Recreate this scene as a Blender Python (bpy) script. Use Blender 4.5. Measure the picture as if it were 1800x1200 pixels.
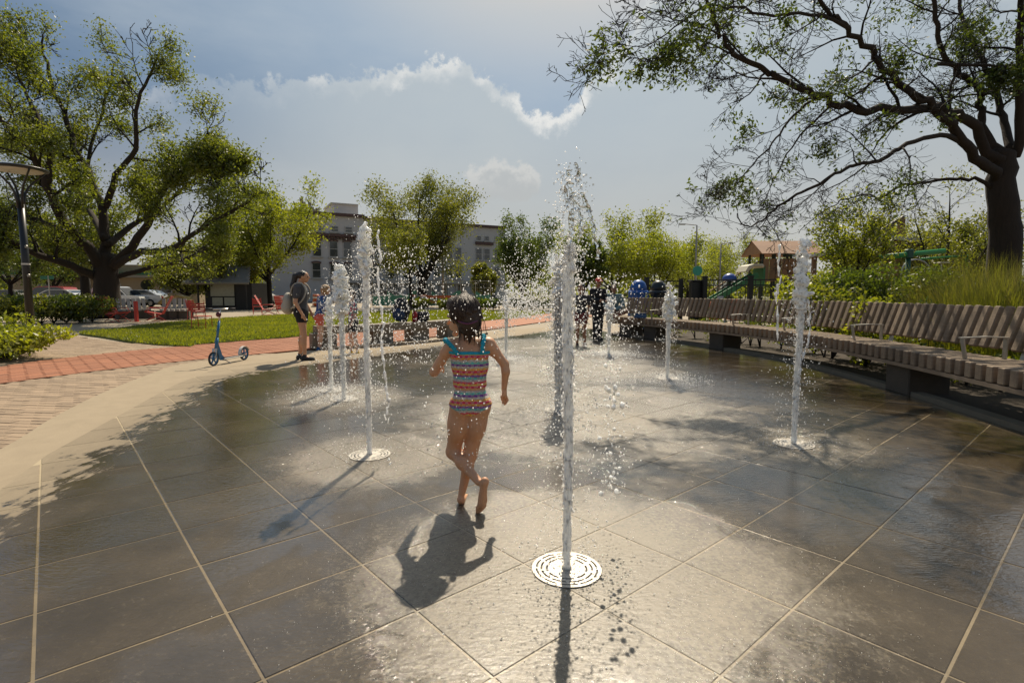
import bpy, bmesh, math, random
import numpy as np
from mathutils import Vector, Matrix, Euler

for o in list(bpy.data.objects): bpy.data.objects.remove(o)
SC = bpy.context.scene
COL = SC.collection
R = math.radians
PI = math.pi

# ---------------------------------------------------------------- camera
CAM_Z = 1.22
FPX = 940.0
PITCH = math.atan(86 / 940)
cd = bpy.data.cameras.new('camera'); cam = bpy.data.objects.new('camera', cd); COL.objects.link(cam)
cam.location = (0, 0, CAM_Z); cam.rotation_euler = (PI / 2 - PITCH, 0, 0)
cd.sensor_width = 36; cd.lens = 36 * FPX / 1800; cd.clip_start = 0.05; cd.clip_end = 3000
SC.camera = cam

# ---------------------------------------------------------------- sun, sky, exposure
SUN_EL, SUN_AZ = R(51), R(7)          # azimuth measured from +Y towards +X
sd = bpy.data.lights.new('sun', 'SUN'); sun = bpy.data.objects.new('sun', sd); COL.objects.link(sun)
sd.energy = 5.0; sd.angle = R(0.53); sd.color = (1.0, 0.885, 0.70)
_s = Vector((math.sin(SUN_AZ) * math.cos(SUN_EL), math.cos(SUN_AZ) * math.cos(SUN_EL), math.sin(SUN_EL)))
sun.rotation_euler = _s.to_track_quat('Z', 'Y').to_euler()
SC.view_settings.view_transform = 'Standard'; SC.view_settings.look = 'None'
SC.view_settings.exposure = 0.25; SC.view_settings.gamma = 1.0
SC.cycles.use_denoising = True
SC.cycles.max_bounces = 7; SC.cycles.diffuse_bounces = 3; SC.cycles.glossy_bounces = 3
SC.cycles.transmission_bounces = 6; SC.cycles.transparent_max_bounces = 6
SC.cycles.caustics_reflective = False; SC.cycles.caustics_refractive = False
SC.cycles.sample_clamp_indirect = 4.0; SC.cycles.blur_glossy = 0.3

def ray(px, py):
    dx = (px - 900) / FPX; dy = (600 - py) / FPX
    return Vector((dx, math.cos(PITCH) + dy * math.sin(PITCH), -math.sin(PITCH) + dy * math.cos(PITCH)))
def G(px, py, z=0.0):
    """point of the level z that the survey line through photo pixel (px, py) meets"""
    r = ray(px, py); t = (z - CAM_Z) / r.z
    return Vector((r.x * t, r.y * t, z))
def P(px, py, depth):
    r = ray(px, py); t = depth / r.y
    return Vector((r.x * t, depth, CAM_Z + r.z * t))

class NT:
    """thin wrapper round a node tree"""
    def __init__(s, tree): s.t = tree
    def n(s, kind, **kw):
        nd = s.t.nodes.new(kind)
        for k, v in kw.items():
            if hasattr(nd, k): setattr(nd, k, v)
        return nd
    def l(s, a, b): s.t.links.new(a, b)
    def val(s, sock, v):
        if isinstance(v, bpy.types.NodeSocket): s.l(v, sock)
        else: sock.default_value = v
    def math(s, op, a, b=0.0, c=0.0, clamp=False):
        nd = s.n('ShaderNodeMath'); nd.operation = op; nd.use_clamp = clamp
        for i, v in enumerate((a, b, c)): s.val(nd.inputs[i], v)
        return nd.outputs[0]
    def mix(s, fac, a, b, blend='MIX'):
        nd = s.n('ShaderNodeMix'); nd.data_type = 'RGBA'; nd.blend_type = blend
        s.val(nd.inputs[0], fac)
        for i, v in ((6, a), (7, b)):
            if isinstance(v, (tuple, list)): v = tuple(v) + ((1.0,) if len(v) == 3 else ())
            s.val(nd.inputs[i], v)
        return nd.outputs[2]
    def mixf(s, fac, a, b):
        nd = s.n('ShaderNodeMix'); nd.data_type = 'FLOAT'
        s.val(nd.inputs[0], fac); s.val(nd.inputs[2], a); s.val(nd.inputs[3], b)
        return nd.outputs[0]
    def smooth(s, x, lo, hi, a=0.0, b=1.0):
        nd = s.n('ShaderNodeMapRange'); nd.interpolation_type = 'SMOOTHSTEP'
        s.val(nd.inputs[0], x); s.val(nd.inputs[1], lo); s.val(nd.inputs[2], hi); s.val(nd.inputs[3], a); s.val(nd.inputs[4], b)
        return nd.outputs[0]
    def noise(s, vec=None, scale=5.0, detail=4.0, rough=0.55, dist=0.0):
        nd = s.n('ShaderNodeTexNoise'); nd.inputs['Scale'].default_value = scale; nd.inputs['Detail'].default_value = detail
        nd.inputs['Roughness'].default_value = rough; nd.inputs['Distortion'].default_value = dist
        if vec is not None: s.l(vec, nd.inputs['Vector'])
        return nd.outputs[0]
    def mapping(s, vec, scale=(1, 1, 1), rot=(0, 0, 0), loc=(0, 0, 0)):
        nd = s.n('ShaderNodeMapping'); s.l(vec, nd.inputs[0])
        nd.inputs['Scale'].default_value = scale; nd.inputs['Rotation'].default_value = rot; nd.inputs['Location'].default_value = loc
        return nd.outputs[0]

def build_world():
    w = bpy.data.worlds.new('World'); SC.world = w; w.use_nodes = True
    t = NT(w.node_tree); w.node_tree.nodes.clear()
    sky = t.n('ShaderNodeTexSky'); sky.sky_type = 'NISHITA'; sky.sun_disc = False
    sky.sun_elevation = SUN_EL; sky.sun_rotation = SUN_AZ
    sky.air_density = 1.0; sky.dust_density = 2.2; sky.ozone_density = 1.4; sky.altitude = 50
    tc = t.n('ShaderNodeTexCoord'); d = tc.outputs['Generated']
    sep = t.n('ShaderNodeSeparateXYZ'); t.l(d, sep.inputs[0])
    X, Y, Z = sep.outputs
    el = t.math('MULTIPLY', t.math('ARCSINE', Z), 180 / PI)
    az = t.math('MULTIPLY', t.math('ARCTAN2', X, Y), 180 / PI)
    # summer cloud bank: its upper outline (elevation over azimuth, degrees), frayed by noise
    pts = [(-90, 15), (-60, 12), (-42, 14), (-30, 18.5)]
    for px, py in [(490, 133), (560, 128), (640, 124), (700, 118), (760, 100), (830, 118), (900, 160), (960, 195), (1000, 190), (1040, 135), (1090, 80), (1125, 15)]:
        r = ray(px, py).normalized(); pts.append((math.degrees(math.atan2(r.x, r.y)), math.degrees(math.asin(r.z))))
    pts += [(22, 34), (32, 33), (44, 22), (60, 26), (90, 22)]
    fc = t.n('ShaderNodeFloatCurve'); cu = fc.mapping.curves[0]
    while len(cu.points) > 2: cu.points.remove(cu.points[-1])
    for i, (a, e) in enumerate(pts):
        x, y = (a + 90) / 180, e / 60
        if i == 0: cu.points[0].location = (x, y)
        elif i == 1: cu.points[1].location = (x, y)
        else: cu.points.new(x, y)
    for q in cu.points: q.handle_type = 'AUTO_CLAMPED'
    fc.mapping.update()
    t.l(t.math('DIVIDE', t.math('ADD', az, 90.0), 180.0), fc.inputs['Value'])
    edge = t.math('MULTIPLY', fc.outputs[0], 60.0)
    n1 = t.noise(d, 13, 7, 0.62); n2 = t.noise(d, 4.0, 5, 0.6); n3 = t.noise(d, 30, 5, 0.65)
    fray = t.math('ADD', t.math('MULTIPLY', t.math('SUBTRACT', n1, 0.5), 5.0), t.math('MULTIPLY', t.math('SUBTRACT', n3, 0.5), 4.5))
    dist = t.math('ADD', t.math('SUBTRACT', edge, el), fray)              # degrees below the outline
    inside = t.smooth(dist, -0.15, 0.7)
    patch = t.smooth(t.noise(d, 9, 3, 0.5), 0.42, 0.60)                  # the lit rim comes and goes
    rim = t.math('MULTIPLY', t.math('MULTIPLY', inside, t.smooth(dist, 0.3, 2.4, 1.0, 0.0)), t.math('ADD', t.math('MULTIPLY', patch, 0.85), 0.15))
    # a single cumulus lower down
    r = ray(878, 318).normalized(); a0, e0 = math.degrees(math.atan2(r.x, r.y)), math.degrees(math.asin(r.z))
    dx = t.math('DIVIDE', t.math('SUBTRACT', az, a0), 4.1); dy = t.math('DIVIDE', t.math('SUBTRACT', el, e0), 2.5)
    q = t.math('SUBTRACT', 1.0, t.math('ADD', t.math('MULTIPLY', dx, dx), t.math('MULTIPLY', dy, dy)))
    q = t.math('ADD', q, t.math('MULTIPLY', t.math('ADD', t.math('SUBTRACT', n1, 0.5), t.math('SUBTRACT', n3, 0.5)), 2.0))
    cin = t.smooth(q, 0.0, 0.5)
    crim = t.math('MULTIPLY', t.math('MULTIPLY', cin, t.smooth(q, 0.2, 1.0, 1.0, 0.0)), t.smooth(dy, -0.6, 0.3))
    # thin high veil + haze towards the horizon
    veil = t.smooth(t.noise(t.mapping(d, (1.0, 1.0, 3.0)), 2.2, 6, 0.55), 0.40, 0.75)
    haze = t.smooth(el, -3.0, 19.0, 1.0, 0.0)
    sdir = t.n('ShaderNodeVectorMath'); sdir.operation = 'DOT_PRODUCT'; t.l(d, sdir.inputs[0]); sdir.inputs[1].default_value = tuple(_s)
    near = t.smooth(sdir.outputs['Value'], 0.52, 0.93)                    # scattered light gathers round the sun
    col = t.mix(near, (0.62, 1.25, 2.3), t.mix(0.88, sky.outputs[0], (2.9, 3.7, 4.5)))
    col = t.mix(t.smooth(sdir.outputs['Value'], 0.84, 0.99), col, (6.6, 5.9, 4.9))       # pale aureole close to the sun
    col = t.mix(t.math('MULTIPLY', veil, 0.5), col, (4.2, 4.7, 5.1))
    col = t.mix(t.math('MULTIPLY', inside, t.math('MULTIPLY', t.smooth(az, -34.0, -14.0, 0.25, 1.0), t.math('ADD', 0.40, t.math('MULTIPLY', n2, 0.5)))), col, (4.3, 4.7, 4.85))
    col = t.mix(t.math('MULTIPLY', haze, 0.88), col, (5.0, 4.8, 4.25))
    col = t.mix(t.math('MULTIPLY', t.math('MULTIPLY', rim, t.smooth(az, -30.0, -8.0, 0.25, 1.0)), 0.85), col, (7.4, 7.3, 7.0))
    col = t.mix(t.math('MULTIPLY', cin, 0.5), col, (4.1, 4.15, 4.1))
    col = t.mix(t.math('MULTIPLY', crim, 0.6), col, (6.3, 6.2, 5.9))
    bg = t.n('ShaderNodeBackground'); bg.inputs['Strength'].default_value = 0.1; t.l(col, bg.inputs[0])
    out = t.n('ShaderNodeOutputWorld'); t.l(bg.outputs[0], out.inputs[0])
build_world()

# ---------------------------------------------------------------- helpers
def _tick(name): pass
def link(o): COL.objects.link(o); return o
def tag(o, label=None, cat=None, group=None, kind=None):
    if label: o['label'] = label
    if cat: o['category'] = cat
    if group: o['group'] = group
    if kind: o['kind'] = kind
    return o
def empty(name, loc=(0, 0, 0), rz=0.0):
    o = link(bpy.data.objects.new(name, None)); o.location = loc; o.rotation_euler = (0, 0, rz); o.empty_display_size = 0.1
    return o
def mat_of(o): return Matrix.LocRotScale(o.location, o.rotation_euler, o.scale)
def wmat(o):
    m = mat_of(o)
    if o.parent is not None: m = wmat(o.parent) @ o.matrix_parent_inverse @ m
    return m
def copy_tree(o, parent=None):
    c = o.copy(); COL.objects.link(c); c.parent = parent
    for ch in [x for x in COL.objects if x.parent == o]: copy_tree(ch, c)
    return c

class MB:
    """collects shapes in world (or local) coordinates; build() links them as one mesh object"""
    def __init__(s): s.v = []; s.f = []; s.tf = None
    def add(s, vs, fs):
        b = len(s.v)
        s.v.extend(tuple(v) if s.tf is None else tuple(s.tf @ Vector(v)) for v in vs); s.f.extend(tuple(b + i for i in f) for f in fs)
        return s
    def box(s, c, size, rot=None, bev=0.0):
        hx, hy, hz = size[0] / 2, size[1] / 2, size[2] / 2
        if bev <= 0:
            vs = [(x, y, z) for x in (-hx, hx) for y in (-hy, hy) for z in (-hz, hz)]
            fs = [(0, 1, 3, 2), (4, 6, 7, 5), (0, 4, 5, 1), (2, 3, 7, 6), (0, 2, 6, 4), (1, 5, 7, 3)]
        else:
            b = min(bev, hx * .9, hy * .9, hz * .9); vs = []; fs = []
            ring = [(-hx + b, -hy), (hx - b, -hy), (hx, -hy + b), (hx, hy - b), (hx - b, hy), (-hx + b, hy), (-hx, hy - b), (-hx, -hy + b)]
            ins = [(math.copysign(abs(x) - (b if abs(x) >= hx - 1e-9 else 0), x), math.copysign(abs(y) - (b if abs(y) >= hy - 1e-9 else 0), y)) for x, y in ring]
            for z, rg in ((-hz, ins), (-hz + b, ring), (hz - b, ring), (hz, ins)):
                vs += [(x, y, z) for x, y in rg]
            for k in range(3):
                for i in range(8): fs.append((k * 8 + i, k * 8 + (i + 1) % 8, (k + 1) * 8 + (i + 1) % 8, (k + 1) * 8 + i))
            fs.append(tuple(range(7, -1, -1))); fs.append(tuple(range(24, 32)))
        m = Matrix.Translation(Vector(c))
        if rot is not None: m = m @ (rot if isinstance(rot, Matrix) else Euler(rot).to_matrix().to_4x4())
        return s.add([m @ Vector(v) for v in vs], fs)
    def bar(s, a, b, w, h=None, up=(0, 0, 1), bev=0.0):
        """box of section w x h running from a to b"""
        a, b = Vector(a), Vector(b); d = b - a; L = d.length; h = h or w
        y = d.normalized(); u = Vector(up)
        if abs(y.dot(u)) > .99: u = Vector((0, 1, 0))
        x = y.cross(u).normalized(); z = x.cross(y)
        m = Matrix((x, y, z)).transposed().to_4x4()
        return s.box((a + b) / 2, (w, L, h), m, bev)
    def tube(s, pts, rad, n=8, caps=True):
        pts = [Vector(p) for p in pts]; k = len(pts)
        if not isinstance(rad, (list, tuple, np.ndarray)): rad = [rad] * k
        b = len(s.v); vs = []; fs = []; u = None
        for i, p in enumerate(pts):
            t = (pts[min(i + 1, k - 1)] - pts[max(i - 1, 0)])
            t = t.normalized() if t.length > 1e-9 else Vector((0, 0, 1))
            if u is None: u = t.orthogonal().normalized()
            else:
                u = u - t * u.dot(t); u = u.normalized() if u.length > 1e-6 else t.orthogonal().normalized()
            w = t.cross(u)
            for j in range(n):
                a = 2 * PI * j / n; vs.append(p + (u * math.cos(a) + w * math.sin(a)) * rad[i])
        for i in range(k - 1):
            for j in range(n): fs.append((i * n + j, i * n + (j + 1) % n, (i + 1) * n + (j + 1) % n, (i + 1) * n + j))
        if caps: fs.append(tuple(range(n - 1, -1, -1))); fs.append(tuple(range((k - 1) * n, k * n)))
        return s.add(vs, fs)
    def lathe(s, prof, n=16, c=(0, 0, 0), rot=None, caps=True):
        """prof: (radius, z) from bottom to top"""
        vs = []; fs = []; k = len(prof)
        m = Matrix.Translation(Vector(c))
        if rot is not None: m = m @ (rot if isinstance(rot, Matrix) else Euler(rot).to_matrix().to_4x4())
        for r, z in prof:
            for j in range(n): a = 2 * PI * j / n; vs.append(m @ Vector((r * math.cos(a), r * math.sin(a), z)))
        for i in range(k - 1):
            for j in range(n): fs.append((i * n + j, i * n + (j + 1) % n, (i + 1) * n + (j + 1) % n, (i + 1) * n + j))
        if caps: fs.append(tuple(range(n - 1, -1, -1))); fs.append(tuple(range((k - 1) * n, k * n)))
        return s.add(vs, fs)
    def prism(s, poly, z0, z1):
        n = len(poly)
        area = sum(poly[i][0] * poly[(i + 1) % n][1] - poly[(i + 1) % n][0] * poly[i][1] for i in range(n))
        if area < 0: poly = poly[::-1]
        vs = [(p[0], p[1], z0) for p in poly] + [(p[0], p[1], z1) for p in poly]
        fs = [tuple(range(n - 1, -1, -1)), tuple(range(n, 2 * n))] + [(i, (i + 1) % n, n + (i + 1) % n, n + i) for i in range(n)]
        return s.add(vs, fs)
    def sheet(s, poly, z):
        n = len(poly)
        area = sum(poly[i][0] * poly[(i + 1) % n][1] - poly[(i + 1) % n][0] * poly[i][1] for i in range(n))
        if area < 0: poly = poly[::-1]
        return s.add([(p[0], p[1], z) for p in poly], [tuple(range(n))])
    def extrude(s, poly, d, m=None):
        """poly: 2-D outline in the (x, z) plane, thickness d along y, placed by matrix m"""
        n = len(poly); vs = [(x, -d / 2, z) for x, z in poly] + [(x, d / 2, z) for x, z in poly]
        fs = [tuple(range(n)), tuple(range(2 * n - 1, n - 1, -1))] + [(i, n + i, n + (i + 1) % n, (i + 1) % n) for i in range(n)]
        if m is not None: vs = [m @ Vector(v) for v in vs]
        return s.add(vs, fs)
    def ball(s, c, r, seg=10, rings=7, rot=None):
        if not isinstance(r, (tuple, list, Vector)): r = (r, r, r)
        vs = [(0, 0, -1)]; fs = []
        for i in range(1, rings):
            a = -PI / 2 + PI * i / rings
            for j in range(seg): b = 2 * PI * j / seg; vs.append((math.cos(a) * math.cos(b), math.cos(a) * math.sin(b), math.sin(a)))
        vs.append((0, 0, 1)); top = len(vs) - 1
        for j in range(seg):
            fs.append((0, 1 + (j + 1) % seg, 1 + j)); fs.append((top, top - seg + j, top - seg + (j + 1) % seg))
        for i in range(rings - 2):
            for j in range(seg): fs.append((1 + i * seg + j, 1 + i * seg + (j + 1) % seg, 1 + (i + 1) * seg + (j + 1) % seg, 1 + (i + 1) * seg + j))
        m = Matrix.Translation(Vector(c))
        if rot is not None: m = m @ (rot if isinstance(rot, Matrix) else Euler(rot).to_matrix().to_4x4())
        return s.add([m @ Vector((v[0] * r[0], v[1] * r[1], v[2] * r[2])) for v in vs], fs)
    def build(s, name, mat, parent=None, smooth=False, local=False, origin=None):
        me = bpy.data.meshes.new(name)
        vs = s.v
        if origin is not None and parent is None:
            ox, oy, oz = origin; vs = [(x - ox, y - oy, z - oz) for x, y, z in vs]
        me.from_pydata(vs, [], s.f); me.update()
        return finish(name, me, mat, parent, smooth, local, origin)
def finish(name, me, mat, parent=None, smooth=False, local=False, origin=None):
    if mat is not None:
        for m in (mat if isinstance(mat, (list, tuple)) else [mat]): me.materials.append(m)
    if smooth: me.polygons.foreach_set('use_smooth', [True] * len(me.polygons))
    o = link(bpy.data.objects.new(name, me))
    _tick(name)
    if origin is not None and parent is None: o.location = origin
    if parent is not None:
        o.parent = parent
        if not local: o.matrix_parent_inverse = wmat(parent).inverted()
    return o
def np_mesh(name, V, F):
    """V (n,3) array, F (m,k) array of equal-sized faces"""
    me = bpy.data.meshes.new(name); V = np.asarray(V, np.float32); F = np.asarray(F, np.int32); m, k = F.shape
    me.vertices.add(len(V)); me.vertices.foreach_set('co', V.ravel())
    me.loops.add(m * k); me.loops.foreach_set('vertex_index', F.ravel())
    me.polygons.add(m); me.polygons.foreach_set('loop_start', np.arange(0, m * k, k, dtype=np.int32))
    me.update(calc_edges=True); me.validate()
    return me

# ---------------------------------------------------------------- materials
MATS = {}
def mat(name, col, rough=0.6, var=0.12, scale=6.0, bump=0.0, bscale=60.0, metal=0.0, spec=0.5, objvar=0.0, coords='Object', coat=0.0, stretch=(1, 1, 1)):
    if name in MATS: return MATS[name]
    m = bpy.data.materials.new(name); m.use_nodes = True; t = NT(m.node_tree)
    p = m.node_tree.nodes['Principled BSDF']
    tc = t.n('ShaderNodeTexCoord'); v = t.mapping(tc.outputs[coords], stretch)
    n = t.noise(v, scale, 5, 0.6)
    k = t.math('ADD', 1.0 - var, t.math('MULTIPLY', n, 2 * var))
    if objvar:
        oi = t.n('ShaderNodeObjectInfo'); k = t.math('MULTIPLY', k, t.math('ADD', 1 - objvar, t.math('MULTIPLY', oi.outputs['Random'], 2 * objvar)))
    hs = t.n('ShaderNodeHueSaturation'); hs.inputs['Color'].default_value = tuple(col) + (1,); t.l(k, hs.inputs['Value'])
    t.l(hs.outputs[0], p.inputs['Base Color'])
    p.inputs['Roughness'].default_value = rough; p.inputs['Metallic'].default_value = metal; p.inputs['Specular IOR Level'].default_value = spec
    if coat: p.inputs['Coat Weight'].default_value = coat; p.inputs['Coat Roughness'].default_value = 0.08
    if bump:
        b = t.n('ShaderNodeBump'); b.inputs['Strength'].default_value = bump; b.inputs['Distance'].default_value = 0.01
        t.l(t.noise(v, bscale, 4, 0.6), b.inputs['Height']); t.l(b.outputs[0], p.inputs['Normal'])
    MATS[name] = m
    return m
def leaf_mat(name, c1, c2, glow=0.45, rough=0.45):
    """thin leaf: part of the light comes through"""
    if name in MATS: return MATS[name]
    m = bpy.data.materials.new(name); m.use_nodes = True; t = NT(m.node_tree); m.node_tree.nodes.clear()
    g = t.n('ShaderNodeNewGeometry'); rnd = g.outputs['Random Per Island']
    n = t.noise(g.outputs['Position'], 0.7, 3)
    f = t.math('ADD', t.math('MULTIPLY', rnd, 0.6), t.math('MULTIPLY', t.smooth(n, 0.35, 0.65), 0.4))
    c = t.mix(f, c1, c2)
    d = t.n('ShaderNodeBsdfDiffuse'); t.l(c, d.inputs[0])
    tr = t.n('ShaderNodeBsdfTranslucent'); t.l(t.mix(1.0, c, (1.5, 1.55, 0.55), 'MULTIPLY'), tr.inputs[0])
    gl = t.n('ShaderNodeBsdfGlossy'); gl.inputs['Roughness'].default_value = rough; gl.inputs[0].default_value = (0.8, 0.8, 0.8, 1)
    m1 = t.n('ShaderNodeMixShader'); m1.inputs[0].default_value = glow; t.l(d.outputs[0], m1.inputs[1]); t.l(tr.outputs[0], m1.inputs[2])
    m2 = t.n('ShaderNodeMixShader'); m2.inputs[0].default_value = 0.05; t.l(m1.outputs[0], m2.inputs[1]); t.l(gl.outputs[0], m2.inputs[2])
    out = t.n('ShaderNodeOutputMaterial'); t.l(m2.outputs[0], out.inputs[0])
    MATS[name] = m
    return m
# ---------------------------------------------------------------- ground
def seg_dist(t, pos, a, b):
    """signed distance (m) to the line a->b, positive on its right hand side"""
    d = (b - a).normalized(); nx, ny = d.y, -d.x
    s = t.n('ShaderNodeSeparateXYZ'); t.l(pos, s.inputs[0])
    return t.math('ADD', t.math('MULTIPLY', t.math('SUBTRACT', s.outputs[0], a.x), nx), t.math('MULTIPLY', t.math('SUBTRACT', s.outputs[1], a.y), ny))
def wet_mat(name, dry, wet, joint=False):
    m = bpy.data.materials.new(name); m.use_nodes = True; t = NT(m.node_tree); p = m.node_tree.nodes['Principled BSDF']
    g = t.n('ShaderNodeNewGeometry'); pos = g.outputs['Position']
    d1 = seg_dist(t, pos, Vector((-2.64, 2.44, 0)), Vector((-4.04, 6.96, 0)))
    d2 = seg_dist(t, pos, Vector((-4.04, 7.92, 0)), Vector((-0.75, 13.65, 0)))
    d = t.math('SMOOTH_MIN', d1, d2, 0.8)
    n_big = t.noise(pos, 1.1, 5, 0.6); n_mid = t.noise(pos, 5.0, 6, 0.65, 0.6); n_str = t.noise(t.mapping(pos, (14, 3.5, 5), (0, 0, R(18))), 1.0, 6, 0.7)
    e = t.math('ADD', d, t.math('ADD', t.math('MULTIPLY', t.math('SUBTRACT', n_mid, 0.5), 1.1), t.math('MULTIPLY', t.math('SUBTRACT', n_str, 0.5), 0.9)))
    wetf = t.smooth(e, -0.06, 0.10)
    damp = t.smooth(e, -0.5, 0.05)
    # colour
    fine = t.noise(pos, 90, 4, 0.7); grain = t.noise(t.mapping(pos, (1, 8, 1), (0, 0, R(-41))), 9, 5, 0.7)
    k = t.math('ADD', 0.62, t.math('ADD', t.math('MULTIPLY', fine, 0.38), t.math('MULTIPLY', n_mid, 0.38)))
    oi = t.n('ShaderNodeObjectInfo')
    k = t.math('MULTIPLY', k, t.math('ADD', 0.9, t.math('MULTIPLY', oi.outputs['Random'], 0.2)))
    kc = t.n('ShaderNodeCombineXYZ'); [t.l(k, kc.inputs[i]) for i in range(3)]
    wet2 = tuple(c * 1.7 for c in wet)
    wcol = t.mix(t.smooth(n_big, 0.36, 0.66), wet, wet2)
    wcol = t.mix(t.math('MULTIPLY', t.smooth(grain, 0.55, 0.75), 0.35), wcol, tuple(c * 2.4 for c in wet))
    dcol = t.mix(t.math('MULTIPLY', damp, 0.45), dry, tuple(c * 0.62 for c in dry))
    col = t.mix(1.0, t.mix(wetf, dcol, wcol), kc.outputs[0], 'MULTIPLY')
    # pale scuffs left on the stone
    sc = t.noise(t.mapping(pos, (3.0, 26.0, 1), (0, 0, R(62))), 1.0, 3, 0.5); sc2 = t.noise(pos, 0.9, 2)
    scf = t.math('MULTIPLY', t.smooth(sc, 0.70, 0.78), t.smooth(sc2, 0.5, 0.62))
    col = t.mix(t.math('MULTIPLY', scf, 0.5), col, tuple(min(1, c * 1.0) for c in dry))
    s = t.n('ShaderNodeSeparateXYZ'); t.l(pos, s.inputs[0])
    rain = None
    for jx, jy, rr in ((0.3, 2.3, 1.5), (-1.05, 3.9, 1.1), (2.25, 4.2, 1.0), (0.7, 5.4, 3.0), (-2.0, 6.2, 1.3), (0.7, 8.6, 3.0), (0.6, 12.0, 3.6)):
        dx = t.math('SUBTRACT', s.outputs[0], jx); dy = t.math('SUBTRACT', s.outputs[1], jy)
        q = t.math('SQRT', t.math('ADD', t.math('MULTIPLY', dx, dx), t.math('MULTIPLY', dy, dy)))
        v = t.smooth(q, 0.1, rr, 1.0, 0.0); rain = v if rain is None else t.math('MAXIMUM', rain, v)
    # base colour lightened under the jets: bubbles, plus the bright sky reflection painted in
    froth_sheen = t.smooth(t.math('ADD', rain, t.math('ADD', t.math('MULTIPLY', t.math('SUBTRACT', n_mid, 0.5), 0.7), t.math('MULTIPLY', t.math('SUBTRACT', t.noise(pos, 48, 5, 0.75), 0.5), 2.6))), 0.16, 0.95)
    col = t.mix(t.math('MULTIPLY', t.math('MULTIPLY', froth_sheen, wetf), 0.42), col, (0.32, 0.265, 0.18))
    t.l(col, p.inputs['Base Color'])
    # water film: pools are smooth, the rest is a rough wet skin
    pool = t.smooth(t.noise(pos, 0.75, 4, 0.6, 0.4), 0.42, 0.48)
    rw = t.mixf(pool, 0.22 if not joint else 0.4, 0.07)
    rw = t.mixf(t.smooth(t.math('ADD', rain, t.math('MULTIPLY', t.math('SUBTRACT', n_mid, 0.5), 0.5)), 0.1, 0.65), rw, 0.46)       # beaten, bubbly film under the spray
    rw = t.math('ADD', rw, t.math('MULTIPLY', t.math('SUBTRACT', n_mid, 0.5), 0.12))
    t.l(t.mixf(wetf, 0.82, rw), p.inputs['Roughness'])
    p.inputs['IOR'].default_value = 1.38; p.inputs['Coat IOR'].default_value = 1.33; p.inputs['Coat Roughness'].default_value = 0.06; t.l(t.math('MULTIPLY', wetf, t.mixf(t.smooth(t.noise(pos, 0.75, 4, 0.6, 0.4), 0.42, 0.48), 0.35, 1.0)), p.inputs['Coat Weight'])
    t.l(t.mixf(wetf, 0.25, 0.9), p.inputs['Specular IOR Level'])
    # relief: stone grain when dry, dimpled water where the jets rain down (stronger near nozzles)
    rip = t.noise(t.mapping(pos, (1.0, 2.2, 1), (0, 0, R(12))), 26, 3, 0.55, 0.3)
    dim = t.n('ShaderNodeTexVoronoi'); dim.feature = 'SMOOTH_F1'; dim.inputs['Scale'].default_value = 75; t.l(pos, dim.inputs['Vector'])
    b1 = t.n('ShaderNodeBump'); b1.inputs['Distance'].default_value = 0.004; t.val(b1.inputs['Strength'], t.mixf(wetf, 0.25, t.mixf(pool, 0.42, 0.10))); t.l(fine, b1.inputs['Height'])
    b2 = t.n('ShaderNodeBump'); b2.inputs['Distance'].default_value = 0.006; t.val(b2.inputs['Strength'], t.math('MULTIPLY', wetf, t.mixf(pool, 0.22, 0.34))); t.l(rip, b2.inputs['Height']); t.l(b1.outputs[0], b2.inputs['Normal'])
    b3 = t.n('ShaderNodeBump'); b3.inputs['Distance'].default_value = 0.012; t.val(b3.inputs['Strength'], t.math('MULTIPLY', t.math('MULTIPLY', rain, wetf), 1.0)); t.l(t.math('ADD', dim.outputs[0], t.noise(pos, 55, 4, 0.7)), b3.inputs['Height']); t.l(b2.outputs[0], b3.inputs['Normal'])
    t.l(b2.outputs[0], p.inputs['Normal']); t.l(b3.outputs[0], p.inputs['Coat Normal'])
    MATS[name] = m
    return m
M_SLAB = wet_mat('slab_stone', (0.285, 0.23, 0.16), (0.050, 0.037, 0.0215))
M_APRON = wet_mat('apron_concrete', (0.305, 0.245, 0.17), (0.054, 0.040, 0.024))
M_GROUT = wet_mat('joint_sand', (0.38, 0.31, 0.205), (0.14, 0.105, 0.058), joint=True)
M_REDB = mat('red_brick', (0.30, 0.112, 0.052), 0.8, 0.25, 3.0, 0.35, 120, objvar=0.2)
M_TANB = mat('tan_brick', (0.30, 0.215, 0.14), 0.82, 0.2, 3.0, 0.35, 120, objvar=0.18)
M_JOINT = mat('paver_joint', (0.13, 0.095, 0.065), 0.9, 0.2, 20)
M_PAVE = mat('path_concrete', (0.30, 0.245, 0.175), 0.85, 0.14, 0.8, 0.2, 60)
M_SOIL = mat('bed_mulch', (0.045, 0.032, 0.02), 0.95, 0.4, 9, 0.8, 40)
M_EARTH = mat('earth', (0.10, 0.095, 0.05), 0.95, 0.3, 0.2)
M_ROAD = mat('asphalt', (0.06, 0.058, 0.055), 0.85, 0.15, 2.0, 0.2, 80)
M_TURF = mat('turf', (0.12, 0.14, 0.02), 0.9, 0.35, 1.6, 0.8, 60)

def sheet(name, poly, z, m):
    return tag(MB().sheet([(p[0], p[1]) for p in poly], z).build(name, m), kind='structure')
sheet('ground', [(-900, -60), (900, -60), (900, 1500), (-900, 1500)], -0.045, M_EARTH)
sheet('plaza_pavement', [(-70, -20), (20, -20), (20, 62), (-70, 62)], -0.030, M_PAVE)
sheet('street', [(-140, 62.5), (160, 62.5), (160, 73), (-140, 73)], -0.032, M_ROAD)

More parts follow.
